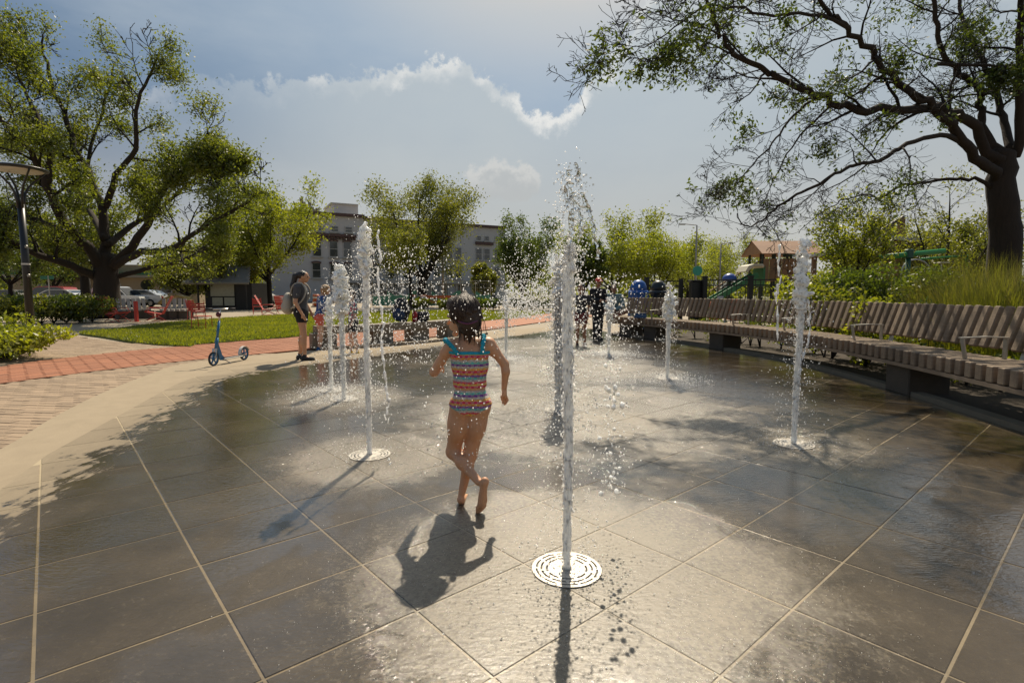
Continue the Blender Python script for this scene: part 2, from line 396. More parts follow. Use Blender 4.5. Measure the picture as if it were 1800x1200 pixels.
def smooth_curve(pts, per=8):
    out = []; n = len(pts)
    for i in range(n - 1):
        p0, p1, p2, p3 = [np.array(pts[max(0, min(n - 1, i + k))], float) for k in (-1, 0, 1, 2)]
        for k in range(per):
            u = k / per
            out.append(0.5 * ((2 * p1) + (-p0 + p2) * u + (2 * p0 - 5 * p1 + 4 * p2 - p3) * u * u + (-p0 + 3 * p1 - 3 * p2 + p3) * u ** 3))
    out.append(np.array(pts[-1], float)); return out
PAD_LEFT = smooth_curve([(-2.59, -1.12), (-3.15, 1.78), (-4.00, 4.08), (-4.49, 5.13), (-5.01, 6.46), (-5.49, 8.11), (-5.66, 9.04), (-5.32, 9.91), (-4.47, 10.93), (-3.31, 12.06), (-2.01, 13.98), (-1.00, 15.96), (0.18, 17.91), (1.75, 18.92)], 6)
BENCH_FRONT = smooth_curve([(3.89, 2.22), (4.34, 4.45), (4.63, 6.47), (4.78, 8.67), (4.63, 10.31), (4.25, 11.81), (3.71, 13.49), (2.72, 15.45)], 10)
def arc_off(curve, d):
    """offset to the right-hand side of travel"""
    out = []
    for i, p in enumerate(curve):
        t = curve[min(i + 1, len(curve) - 1)] - curve[max(i - 1, 0)]; t = t / np.linalg.norm(t)
        out.append(np.array((p[0] + t[1] * d, p[1] - t[0] * d)))
    return out
CURB = arc_off(BENCH_FRONT, 0.16)
PAD = [tuple(p) for p in PAD_LEFT] + [(2.84, 17.84), (3.01, 15.65)] + [tuple(p) for p in CURB[::-1]] + [(3.82, -1.12)]
pad_grout = sheet('pad_apron', PAD, 0.0, M_APRON)

def clip_poly(sub, clip):
    """Sutherland-Hodgman, convex clip polygon, counter-clockwise"""
    out = sub
    for i in range(len(clip)):
        a, b = clip[i], clip[(i + 1) % len(clip)]; src = out; out = []
        if not src: return []
        def side(p): return (b[0] - a[0]) * (p[1] - a[1]) - (b[1] - a[1]) * (p[0] - a[0])
        for j in range(len(src)):
            p, q = src[j], src[(j + 1) % len(src)]; sp, sq = side(p), side(q)
            if sp >= 0: out.append(p)
            if (sp >= 0) != (sq >= 0):
                u = sp / (sp - sq); out.append((p[0] + (q[0] - p[0]) * u, p[1] + (q[1] - p[1]) * u))
    return out
# stone slabs of the splash pad: a square grid turned about 41 degrees to the view
SLAB_ZONE = [(-1.69, 0.67), (3.71, 0.67), (4.43, 4.35), (4.73, 6.47), (4.85, 8.67), (4.70, 10.31), (4.33, 11.81), (3.81, 13.49), (2.84, 15.34), (0.82, 15.65), (-0.84, 13.90), (-3.93, 10.04), (-4.76, 8.58), (-4.45, 6.96), (-3.50, 3.93), (-2.50, 1.78)]
AU = (-math.sin(R(40.9)), math.cos(R(40.9))); BU = (math.cos(R(40.9)), math.sin(R(40.9)))
SA, SB, JT = 0.551, 0.468, 0.0075      # joint-line spacing across A, across B, joint width
sheet('pad_joint_bed', SLAB_ZONE, 0.0048, M_GROUT)
slabs = []
rs = random.Random(5)
for i in range(-30, 60):
    for j in range(-40, 70):
        a0, a1 = i * SA + JT / 2, (i + 1) * SA - JT / 2; b0, b1 = j * SB + JT / 2, (j + 1) * SB - JT / 2
        q = [(-1.505 + BU[0] * a + AU[0] * b, 1.575 + BU[1] * a + AU[1] * b) for a, b in ((a0, b0), (a1, b0), (a1, b1), (a0, b1))]
        if not (-5.3 < q[0][0] < 5.3 and 0 < q[0][1] < 17.2): continue
        c = clip_poly(q, SLAB_ZONE)
        if len(c) >= 3:
            cx = sum(p[0] for p in c) / len(c); cy = sum(p[1] for p in c) / len(c)
            ar = abs(sum(c[k][0] * c[(k + 1) % len(c)][1] - c[(k + 1) % len(c)][0] * c[k][1] for k in range(len(c)))) / 2
            if ar > 0.004: slabs.append((cy + (100 if abs(cx) > 1.05 * cy + 0.3 else 0), cx, cy, c))
slabs.sort(key=lambda s: s[0])
pad = empty('splash_pad', (0.3, 8, 0)); tag(pad, kind='structure')
def chamfer_slab(mb, poly, z0, z1, ch=0.003):
    n = len(poly); cx = sum(p[0] for p in poly) / n; cy = sum(p[1] for p in poly) / n
    ins = []
    for x, y in poly:
        d = math.hypot(x - cx, y - cy) or 1; f = max(0.3, 1 - 1.5 * ch / d); ins.append((cx + (x - cx) * f, cy + (y - cy) * f))
    vs = [(x, y, z0) for x, y in poly] + [(x, y, z1 - ch) for x, y in poly] + [(x, y, z1) for x, y in ins]
    fs = [(i, (i + 1) % n, n + (i + 1) % n, n + i) for i in range(n)] + [(n + i, n + (i + 1) % n, 2 * n + (i + 1) % n, 2 * n + i) for i in range(n)] + [tuple(range(2 * n, 3 * n))]
    mb.add(vs, fs)
rest = MB()
for k, (_, cx, cy, c) in enumerate(slabs):
    h = 0.0065 + rs.uniform(0, 0.0012)
    if k < 300:
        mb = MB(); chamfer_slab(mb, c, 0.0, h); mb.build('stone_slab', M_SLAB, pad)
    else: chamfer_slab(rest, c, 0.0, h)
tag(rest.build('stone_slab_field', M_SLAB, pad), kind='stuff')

# brick paving: red band round the pad, tan field beside it
def brick_mesh(name, l, w, h, m):
    return MB().box((0, 0, h / 2), (l, w, h), bev=0.004)
def lay_bricks(parent, spots, l, w, m, name, seed, near=300):
    """spots: (x, y, angle); the nearest 300 are single bricks, the rest one field"""
    spots = sorted(spots, key=lambda s: math.hypot(s[0], s[1]) + (60 if abs(s[0]) > 1.0 * s[1] + 0.15 else 0)); rr = random.Random(seed)
    proto = None; fld = MB()
    for k, (x, y, a) in enumerate(spots):
        z = rr.uniform(-0.003, 0.002); tw = a + rr.uniform(-.012, .012)
        if k < near:
            if proto is None:
                proto = MB().box((0, 0, 0), (l, w, 0.03), bev=0.004).build(name, m, parent, local=True); o = proto
            else:
                o = proto.copy(); COL.objects.link(o)
            o.parent = parent; o.location = (x, y, -0.012 + z); o.rotation_euler = (0, 0, tw)
        else:
            fld.box((x, y, -0.012 + z), (l, w, 0.03), Matrix.Rotation(tw, 4, 'Z'))
    if fld.v: tag(fld.build(name + '_field', m, parent), kind='stuff')
RED_LOW = smooth_curve([(-6.29, 1.12), (-6.91, 4.96), (-6.99, 6.66), (-6.69, 7.82), (-6.06, 9.23), (-5.13, 10.58), (-4.13, 11.89), (-2.82, 13.57), (-1.83, 15.57), (-0.53, 18.20), (1.65, 22.93), (4.54, 28.15)], 10)
RED_TOP = smooth_curve([(-8.77, 1.12), (-8.69, 4.96), (-8.49, 8.30), (-8.42, 9.95), (-7.62, 12.06), (-6.14, 14.30), (-4.49, 16.87), (-2.76, 19.83), (0.00, 25.36), (2.48, 32.14)], 10)
def in_poly(x, y, poly):
    c = False; n = len(poly)
    for i in range(n):
        x1, y1 = poly[i][0], poly[i][1]; x2, y2 = poly[i - 1][0], poly[i - 1][1]
        if (y1 > y) != (y2 > y) and x < (x2 - x1) * (y - y1) / (y2 - y1) + x1: c = not c
    return c
def in_poly_np(x, y, poly):
    c = np.zeros(len(x), bool); n = len(poly)
    for i in range(n):
        x1, y1 = poly[i][0], poly[i][1]; x2, y2 = poly[i - 1][0], poly[i - 1][1]
        if y1 != y2: c ^= ((y1 > y) != (y2 > y)) & (x < (x2 - x1) * (y - y1) / (y2 - y1) + x1)
    return c
RED = [tuple(p) for p in RED_LOW] + [tuple(p) for p in RED_TOP[::-1]]
red = tag(empty('brick_band', (0, 0, 0)), kind='structure')
MB().sheet(RED, -0.012).build('joint_bed', M_JOINT, red)
BL, BW = 0.205, 0.098
def resample(curve, step):
    out = [curve[0]]; acc = 0.0; res = []
    d = [0.0]
    for i in range(1, len(curve)): d.append(d[-1] + np.linalg.norm(curve[i] - curve[i - 1]))
    s = 0.0; i = 1
    while s < d[-1]:
        while d[i] < s: i += 1
        u = (s - d[i - 1]) / max(1e-9, d[i] - d[i - 1]); p = curve[i - 1] + (curve[i] - curve[i - 1]) * u
        tg = curve[i] - curve[i - 1]; res.append((p, math.atan2(tg[1], tg[0]))); s += step
    return res
spots = []
for row in range(44):
    c = arc_off(RED_LOW, -(0.055 + row * (BW + 0.007)))
    for k, (p, a) in enumerate(resample([np.array((0, 0)) + q for q in c], BL + 0.007)):
        if row % 2: p = p + np.array((math.cos(a), math.sin(a))) * (BL + .007) / 2
        if 2.5 < p[1] < 19 and in_poly(p[0], p[1], RED): spots.append((p[0], p[1], a))
lay_bricks(red, spots, BL, BW, M_REDB, 'red_brick', 3)
MB().sheet([tuple(p) for p in RED_LOW if p[1] > 18.9] + [tuple(p) for p in RED_TOP[::-1] if p[1] > 18.9], 0.004).build('far_brick_surface', M_REDB, red)
tan = tag(empty('paver_field', (0, 0, 0)), kind='structure')
TAN = [(-10.68, 0.56), (-2.47, 0.56), (-3.42, 3.30), (-4.17, 5.37), (-5.30, 8.67), (-4.90, 10.31), (-6.12, 9.77), (-6.80, 7.54)]
MB().sheet([(-11.24, 0.00), (-2.81, 0.00), (-3.20, 3.30), (-5.03, 8.30), (-4.88, 10.67), (-9.76, 10.67)], -0.022).build('joint_bed', M_JOINT, tan)
spots = []; a = R(-7); ca, sa = math.cos(a), math.sin(a)
for i in range(-60, 60):
    for j in range(-80, 110):
        u = i * (BL + .006) + (BL / 2 if j % 2 else 0); v = j * (BW + .006)
        x = -6 + u * ca - v * sa; y = 6 + u * sa + v * ca
        if not (2.4 < y < 10.7 and -8.4 < x < -2.8): continue
        if in_poly(x, y, RED) and in_poly(x - .25, y, RED) and in_poly(x - .2, y + .2, RED): continue
        if in_poly(x, y, PAD) and in_poly(x - .2, y, PAD): continue
        spots.append((x, y, a))
lay_bricks(tan, spots, BL, BW, M_TANB, 'paver', 4)
for o in COL.objects:
    if o.parent == tan and o.name.startswith('paver'): o.location.z -= 0.008
# tan pavers beyond the red band
tan2 = tag(empty('paver_walk', (0, 0, 0)), kind='structure')
WALK = [(-8.48, 9.86), (-7.66, 12.15), (-6.13, 14.39), (-6.89, 15.18), (-9.12, 12.74), (-13.25, 15.65), (-15.83, 16.34), (-15.37, 11.89), (-11.92, 9.23)]
MB().sheet(WALK, -0.022).build('joint_bed', M_JOINT, tan2)
spots = []; a = R(12); ca, sa = math.cos(a), math.sin(a)
for i in range(-50, 60):
    for j in range(-60, 90):
        u = i * (BL + .006) + (BL / 2 if j % 2 else 0); v = j * (BW + .006)
        x = -11 + u * ca - v * sa; y = 12 + u * sa + v * ca
        if in_poly(x, y, WALK) and abs(x) < 1.08 * y: spots.append((x, y, a))
lay_bricks(tan2, spots, BL, BW, M_TANB, 'paver', 6)
for o in COL.objects:
    if o.parent == tan2 and o.name.startswith('paver'): o.location.z -= 0.008

# lawn
LAWN = [tuple(p) for p in smooth_curve([(-7.24, 11.98), (-8.83, 12.74), (-11.13, 14.55), (-13.07, 16.11), (-13.00, 17.47), (-13.72, 20.98), (-13.19, 25.94), (-11.37, 31.20), (-8.09, 34.81), (-2.64, 36.05), (1.75, 34.81)], 5)]
LAWN += [(p[0] - 0.05, p[1]) for p in RED_TOP[::-1] if 12.4 < p[1] < 44]
lawn = tag(empty('lawn', (0, 0, 0)), kind='structure')
MB().prism(LAWN, -0.03, 0.02).build('turf', M_TURF, lawn)
M_GRASS = leaf_mat('grass_blade', (0.12, 0.145, 0.014), (0.24, 0.235, 0.03), 0.55)
rg = np.random.default_rng(8)
def grass_patch(name, poly, count, h, parent, m, z=0.02, near=12.0, spread=1.0, yr=(11, 45)):
    xs = [p[0] for p in poly]
    y = near / (1 - rg.random(count * 6) * (1 - near / yr[1])); x = rg.uniform(min(xs), max(xs), count * 6)      # denser near the camera
    k = in_poly_np(x, y, poly); p = np.c_[x[k], y[k]][:count]; n = len(p); a = rg.uniform(0, 2 * PI, n); hh = h * rg.uniform(0.5, 1.3, n); w = hh * 0.13 + 0.004 + 0.0006 * p[:, 1]
    lean = rg.normal(0, 0.45, (n, 2)) * hh[:, None]
    V = np.zeros((n, 3, 3)); ca, sa = np.cos(a), np.sin(a)
    V[:, 0] = np.c_[p[:, 0] - ca * w, p[:, 1] - sa * w, np.full(n, z - .01)]; V[:, 1] = np.c_[p[:, 0] + ca * w, p[:, 1] + sa * w, np.full(n, z - .01)]
    V[:, 2] = np.c_[p[:, 0] + lean[:, 0], p[:, 1] + lean[:, 1], z + hh]
    return tag(finish(name, np_mesh(name, V.reshape(-1, 3), np.arange(3 * n).reshape(-1, 3)), m, parent), kind='stuff')
grass_patch('grass', LAWN, 90000, 0.065, lawn, M_GRASS)
# planting bed behind the curved bench, with its kerb
BED = [tuple(p) for p in arc_off(BENCH_FRONT, 0.16)] + [(3.26, 16.34), (4.01, 17.47), (13.82, 19.62), (22.92, 18.20), (23.78, 2.22)]
bed = tag(MB().prism(BED, -0.03, 0.03).build('planting_bed', M_SOIL), kind='structure')
kb = MB(); c1 = arc_off(BENCH_FRONT, 0.10); c2 = arc_off(BENCH_FRONT, 0.24)
for i in range(len(c1) - 1): kb.prism([tuple(c1[i]), tuple(c2[i]), tuple(c2[i + 1]), tuple(c1[i + 1])], -0.02, 0.055)
tag(kb.build('bed_kerb', mat('kerb_stone', (0.17, 0.145, 0.105), 0.85, 0.2, 6, 0.3)), kind='structure')
# ---------------------------------------------------------------- trees and plants
M_BARK = mat('bark', (0.032, 0.022, 0.015), 0.95, 0.4, 5, 1.0, 14, stretch=(5, 5, 0.8))
M_BARK2 = mat('bark_dark', (0.017, 0.013, 0.0105), 0.95, 0.4, 5, 1.0, 20, stretch=(4, 4, 0.8))
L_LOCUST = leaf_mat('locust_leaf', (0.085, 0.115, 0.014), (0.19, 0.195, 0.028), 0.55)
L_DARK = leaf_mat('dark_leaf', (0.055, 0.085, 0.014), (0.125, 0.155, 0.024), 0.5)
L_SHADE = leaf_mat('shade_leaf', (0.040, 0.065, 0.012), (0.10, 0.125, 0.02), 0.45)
L_LIME = leaf_mat('lime_leaf', (0.15, 0.185, 0.016), (0.28, 0.275, 0.028), 0.55)
L_OLIVE = leaf_mat('olive_leaf', (0.10, 0.12, 0.018), (0.21, 0.20, 0.03), 0.55)
L_FAR = leaf_mat('far_leaf', (0.15, 0.18, 0.04), (0.29, 0.28, 0.06), 0.55)
L_STRAW = leaf_mat('straw_blade', (0.09, 0.09, 0.026), (0.21, 0.17, 0.07), 0.45)

def rot_about(v, axis, a): return Matrix.Rotation(a, 3, axis) @ v
class Tree:
    def __init__(s, seed): s.r = random.Random(seed); s.rn = np.random.default_rng(seed); s.br = []; s.leaf = []
    def rv(s):
        while True:
            v = Vector((s.r.uniform(-1, 1), s.r.uniform(-1, 1), s.r.uniform(-1, 1)))
            if 0.05 < v.length < 1: return v.normalized()
    def limb(s, pts, r0, r1, lvl=0):
        """a limb given by its points; returns the smoothed polyline"""
        c = [Vector(p) for p in smooth_curve([tuple(p) for p in pts], 4)]; n = len(c)
        j = 0.012 * sum((c[i + 1] - c[i]).length for i in range(n - 1))
        for i in range(1, n - 1): c[i] += s.rv() * j * s.r.random()
        rad = [r0 + (r1 - r0) * (i / (n - 1)) ** 0.8 for i in range(n)]
        s.br.append((c, rad, lvl)); return c, rad
    def grow(s, p, d, L, r, lvl, o):
        n = max(3, int(L / o['seg'][min(lvl, len(o['seg']) - 1)]) + 1); d = d.normalized(); c = [p.copy()]; rad = [r]
        tr = o['trop'][min(lvl, len(o['trop']) - 1)]
        for i in range(n):
            d = (d + s.rv() * o['wob'] + Vector((0, 0, tr))).normalized(); c.append(c[-1] + d * (L / n)); rad.append(max(o.get('rmin', .003), r * (1 - 0.8 * (i + 1) / n)))
        s.br.append((c, rad, lvl)); s.sub(c, rad, L, lvl, o)
    def sub(s, c, rad, L, lvl, o, t0=None):
        if lvl >= o['leaf_from']:
            k = len(c)
            for i in range(max(1, k // 3), k): s.leaf.append(c[i])
        if lvl >= o['levels']: return
        nc = o['nc'][lvl]; nc = int(nc * (0.7 + 0.6 * s.r.random()) + 0.5); t0 = o['t0'] if t0 is None else t0
        for q in range(nc):
            t = t0 + (1 - t0) * ((q + s.r.random()) / nc); x = t * (len(c) - 1); i = min(int(x), len(c) - 2)
            p = c[i].lerp(c[i + 1], x - i); d = (c[i + 1] - c[i]).normalized()
            ax = d.orthogonal().normalized(); ax = rot_about(ax, d, s.r.uniform(0, 2 * PI))
            dn = rot_about(d, ax, R(o['ang'][lvl]) * s.r.uniform(0.7, 1.25))
            if dn.z < o.get('zmin', -0.5): dn.z *= 0.3
            if 'flat' in o: dn.y *= o['flat']
            s.grow(p, dn, L * o['lr'][lvl] * s.r.uniform(0.65, 1.2) * (1.15 - 0.45 * t), max(o.get('rmin', .003), rad[i] * o['rr']), lvl + 1, o)
    def wood(s, name, m, parent, lo=0, hi=99, sides=(10, 7, 5, 4, 3)):
        mb = MB(); any_ = False
        for c, rad, lvl in s.br:
            if lo <= lvl <= hi: mb.tube(c, rad, sides[min(lvl, len(sides) - 1)], caps=lvl < 2); any_ = True
        return mb.build(name, m, parent, smooth=True) if any_ else None
    def leaves(s, name, m, parent, per, spread, size, keep=1.0, fil=None, droop=0.0, asp=0.5, cap=None):
        p = np.array([tuple(v) for v in s.leaf]); rn = s.rn
        if fil is not None: p = p[fil(p)]
        if keep < 1: p = p[rn.random(len(p)) < keep]
        p = np.repeat(p, per, 0)
        if cap and len(p) > cap: p = p[rn.choice(len(p), cap, False)]
        p = p + rn.normal(0, spread, p.shape); return leaf_mesh(name, p, size, m, parent, rn, droop, asp)
def leaf_mesh(name, p, size, m, parent, rn, droop=0.0, asp=0.5):
    n = len(p); a = rn.normal(0, 1, (n, 3)); a[:, 2] -= droop; a /= np.linalg.norm(a, axis=1)[:, None]
    b = np.cross(a, rn.normal(0, 1, (n, 3))); b /= np.linalg.norm(b, axis=1)[:, None] + 1e-9
    L = (size * rn.uniform(0.6, 1.4, n))[:, None]; W = L * asp * 0.5
    V = np.stack([p, p + a * L * 0.45 + b * W, p + a * L, p + a * L * 0.45 - b * W], 1).reshape(-1, 3)
    return finish(name, np_mesh(name, V, np.arange(4 * n).reshape(-1, 4)), m, parent)

# --- great tree over the bench on the right: limbs as surveyed, twigs grown
def ZR(x, y, dep): return P(1050 + x / 2.4, y / 2.4, dep)
def big_right_tree():
    T = Tree(11); D = 10.6
    root = tag(empty('shade_tree', G(1768, 470, 0) if False else (10.05, D, 0.03)), 'large dark-limbed shade tree with sparse leaves rising behind the curved bench', 'tree')
    tb = ZR(1722, 1075, D); base = Vector((tb.x + 0.05, D, 0.0))
    T.limb([base, tb, ZR(1712, 900, D), ZR(1705, 750, D), ZR(1712, 640, D)], 0.29, 0.21)
    T.br[-1][1][0] = 0.34
    L = [
     ([(1700, 700, D), (1600, 545, D - .2), (1480, 475, D - .5), (1380, 455, D - .7), (1200, 460, D - 1.0), (1060, 450, D - 1.2), (930, 410, D - 1.4), (800, 350, D - 1.6), (700, 290, D - 1.8), (570, 230, D - 2.0), (520, 150, D - 2.1), (490, 60, D - 2.2), (430, -20, D - 2.4), (340, -90, D - 2.6)], 0.097, 0.015),
     ([(1690, 760, D), (1620, 680, D - .3), (1540, 590, D - .6), (1470, 510, D - .7), (1400, 440, D - .8), (1300, 370, D - 1.0), (1200, 280, D - 1.3), (1150, 200, D - 1.6), (1060, 120, D - 1.9), (1000, 60, D - 2.1), (900, -10, D - 2.4), (780, -120, D - 2.8)], 0.101, 0.020),
     ([(1540, 600, D - .5), (1450, 570, D - .8), (1300, 610, D - 1.1), (1200, 670, D - 1.3), (1080, 700, D - 1.4), (960, 760, D - 1.5), (830, 825, D - 1.5), (740, 885, D - 1.4), (690, 930, D - 1.3), (620, 955, D - 1.3), (590, 900, D - 1.3)], 0.048, 0.008),
     ([(1670, 790, D), (1590, 755, D), (1480, 755, D + .3), (1380, 770, D + .5), (1280, 785, D + .7), (1200, 830, D + .8), (1130, 820, D + .9), (1030, 850, D + 1.1), (930, 905, D + 1.2), (850, 985, D + 1.2)], 0.041, 0.006),
     ([(1715, 650, D), (1640, 560, D + .2), (1620, 460, D + .3), (1605, 370, D + .3), (1570, 335, D + .2), (1480, 260, D), (1435, 150, D - .2), (1420, 0, D - .3), (1400, -160, D - .4), (1330, -330, D - .6)], 0.082, 0.025),
     ([(1740, 640, D), (1720, 520, D + .4), (1690, 420, D + .6), (1640, 300, D + .8), (1560, 120, D + 1.0), (1520, 0, D + 1.2), (1480, -180, D + 1.3)], 0.082, 0.025),
     ([(1760, 660, D), (1785, 500, D - .2), (1775, 300, D - .4), (1785, 100, D - .6), (1790, -80, D - .8), (1760, -300, D - 1.2)], 0.092, 0.031),
     ([(930, 410, D - 1.4), (830, 485, D - 1.5), (770, 560, D - 1.6), (700, 650, D - 1.7), (620, 735, D - 1.8), (560, 800, D - 1.9), (470, 860, D - 2.0)], 0.024, 0.004),
     ([(1000, 440, D - 1.3), (880, 545, D - 1.2), (800, 650, D - 1.1), (740, 770, D - 1.0), (690, 880, D - .9)], 0.022, 0.004),
     ([(1430, 270, D), (1560, 275, D - .3), (1680, 280, D - .7), (1830, 300, D - 1.1)], 0.039, 0.015),
     ([(1060, 120, D - 1.9), (900, 60, D - 2.3), (700, 60, D - 2.7), (540, 20, D - 3.0), (400, 60, D - 3.2), (250, 170, D - 3.3), (100, 220, D - 3.4)], 0.029, 0.004),
     ([(570, 230, D - 2.0), (430, 170, D - 2.1), (330, 200, D - 2.2), (230, 260, D - 2.2), (120, 240, D - 2.3)], 0.015, 0.003),
     ([(700, 290, D - 1.8), (560, 330, D - 1.7), (460, 350, D - 1.7)], 0.011, 0.003),
     ([(520, 150, D - 2.1), (400, 100, D - 2.5), (250, 60, D - 2.8), (150, 20, D - 3.0)], 0.015, 0.003),
     ([(1785, 100, D - .6), (1900, -60, D - 1.4), (2000, -300, D - 2.2), (1900, -520, D - 3.0)], 0.044, 0.010),
    ]
    o = dict(seg=(.3, .26, .2, .14, .1), wob=.30, trop=(0, .0, -.015, -.03, -.02), levels=4, leaf_from=3, nc=(12, 6, 4, 3), ang=(52, 48, 44, 40), lr=(.30, .48, .55, .6), rr=.44, t0=.22, zmin=-.75, rmin=.0035)
    for pts, r0, r1 in L:
        c, rad = T.limb([ZR(*q) for q in pts], r0, r1)
        ln = sum((c[i + 1] - c[i]).length for i in range(len(c) - 1))
        T.sub(c, rad, min(ln, 4.2), 0, dict(o, nc=(int(3 + ln * 2.3), 7, 3.6, 2.2)), .2)
    T.wood('trunk', M_BARK, root, 0, 0, (12,)); T.wood('branches', M_BARK2, root, 1, 2, (6, 6, 4)); T.wood('twigs', M_BARK2, root, 3, 9, (3, 3, 3, 3, 3))
    # leaves stand in loose tufts, many twigs are bare
    def fil(p):
        q = np.sin(p[:, 0] * 5.1 + 1.3) + np.sin(p[:, 1] * 4.7 + p[:, 2] * 2.4) + np.sin(p[:, 2] * 5.3 - p[:, 0] * 2.1 + .6) + T.rn.normal(0, .45, len(p))
        low = (p[:, 2] < 3.9); return (q > np.where(low, 1.35, 1.1)) & ((p[:, 2] > 2.75) | (T.rn.random(len(p)) < .25))
    print('right tree', len(T.br), len(T.leaf))
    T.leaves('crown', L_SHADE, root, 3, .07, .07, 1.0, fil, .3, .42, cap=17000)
big_right_tree()

# --- great tree on the left beyond the lawn
def ZL(x, y, dep): return P(x / 2.142, y / 2.142, dep)
def big_left_tree():
    T = Tree(23); D = 26.2; b = G(188, 558)
    root = tag(empty('locust_tree', b), 'huge spreading tree with thick trunk behind the red lounge chairs', 'tree')
    T.limb([b, ZL(402, 1120, D), ZL(400, 1040, D), ZL(395, 960, D)], .62, .48); T.br[-1][1][0] = .8
    L = [
     ([(395, 1040, D), (330, 930, D - 0.80), (250, 850, D - 1.60), (205, 760, D - 2.00), (180, 690, D - 2.40), (130, 600, D - 2.80), (60, 500, D - 3.20), (0, 440, D - 3.52), (-60, 360, D - 3.60)], 0.277, 0.049),
     ([(375, 1050, D), (270, 1000, D - 1.20), (150, 960, D - 2.40), (60, 920, D - 3.20), (0, 890, D - 3.68), (-90, 870, D - 4.00)], 0.224, 0.056),
     ([(398, 1000, D), (392, 880, D + 0.40), (380, 760, D + 0.64), (300, 600, D + 0.80), (260, 480, D + 0.96), (210, 350, D + 1.12), (170, 200, D + 1.28), (160, 130, D + 1.28)], 0.264, 0.035),
     ([(410, 1010, D), (520, 900, D - 0.80), (580, 790, D - 1.28), (630, 680, D - 1.60), (720, 580, D - 1.92), (790, 500, D - 2.08)], 0.238, 0.035),
     ([(415, 1010, D), (540, 945, D - 1.20), (640, 935, D - 2.00), (760, 860, D - 2.80), (900, 780, D - 3.36), (980, 720, D - 3.68)], 0.198, 0.035),
     ([(415, 1050, D), (560, 1010, D + 0.80), (680, 985, D + 1.60), (750, 945, D + 2.08), (790, 905, D + 2.40)], 0.145, 0.042),
     ([(395, 780, D + 0.64), (440, 660, D + 0.32), (510, 560, D), (512, 420, D - 0.32), (560, 290, D - 0.48), (600, 200, D - 0.64)], 0.172, 0.035),
     ([(280, 880, D - 1.28), (180, 840, D - 0.80), (60, 800, D), (-60, 770, D + 0.80)], 0.119, 0.035),
     ([(405, 920, D), (480, 860, D + 1.20), (600, 790, D + 2.40), (700, 700, D + 3.20), (800, 640, D + 3.52)], 0.185, 0.035),
     ([(380, 760, D + 0.64), (330, 660, D + 1.60), (350, 520, D + 2.40), (400, 380, D + 2.88), (430, 240, D + 3.20)], 0.132, 0.035),
     ([(180, 690, D - 2.40), (190, 560, D - 2.40), (120, 400, D - 1.60), (60, 260, D - 0.80), (40, 170, D)], 0.132, 0.035),
     ([(392, 900, D), (330, 800, D + 2.40), (240, 700, D + 4.00), (120, 560, D + 4.80), (20, 460, D + 5.60)], 0.172, 0.035),
     ([(640, 680, D - 1.60), (760, 640, D - 2.40), (860, 600, D - 2.88)], 0.066, 0.021),
    ]
    o = dict(seg=(1.0, .65, .5, .36), wob=.28, trop=(.02, .03, .02, .0), levels=3, leaf_from=2, nc=(11, 6, 4), ang=(50, 46, 42), lr=(.30, .5, .55), rr=.5, t0=.28, zmin=-.35, rmin=.014)
    for pts, r0, r1 in L:
        c, rad = T.limb([ZL(*q) for q in pts], r0, r1)
        ln = sum((c[i + 1] - c[i]).length for i in range(len(c) - 1)); T.sub(c, rad, min(ln, 6.6), 0, o, .3)
    T.wood('trunk', M_BARK, root, 0, 0, (10,)); T.wood('branches', M_BARK2, root, 1, 3, (5, 5, 4, 3))
    print('left tree', len(T.br), len(T.leaf))
    def fil(p):
        q = np.sin(p[:, 0] * 1.9) + np.sin(p[:, 1] * 1.6 + p[:, 2] * 1.1) + np.sin(p[:, 2] * 2.1 - p[:, 0] * .9) + T.rn.normal(0, .5, len(p)); return q > 0.0
    T.leaves('crown', L_LOCUST, root, 14, .28, .125, 1.0, fil, .2, .5, cap=120000)
big_left_tree()

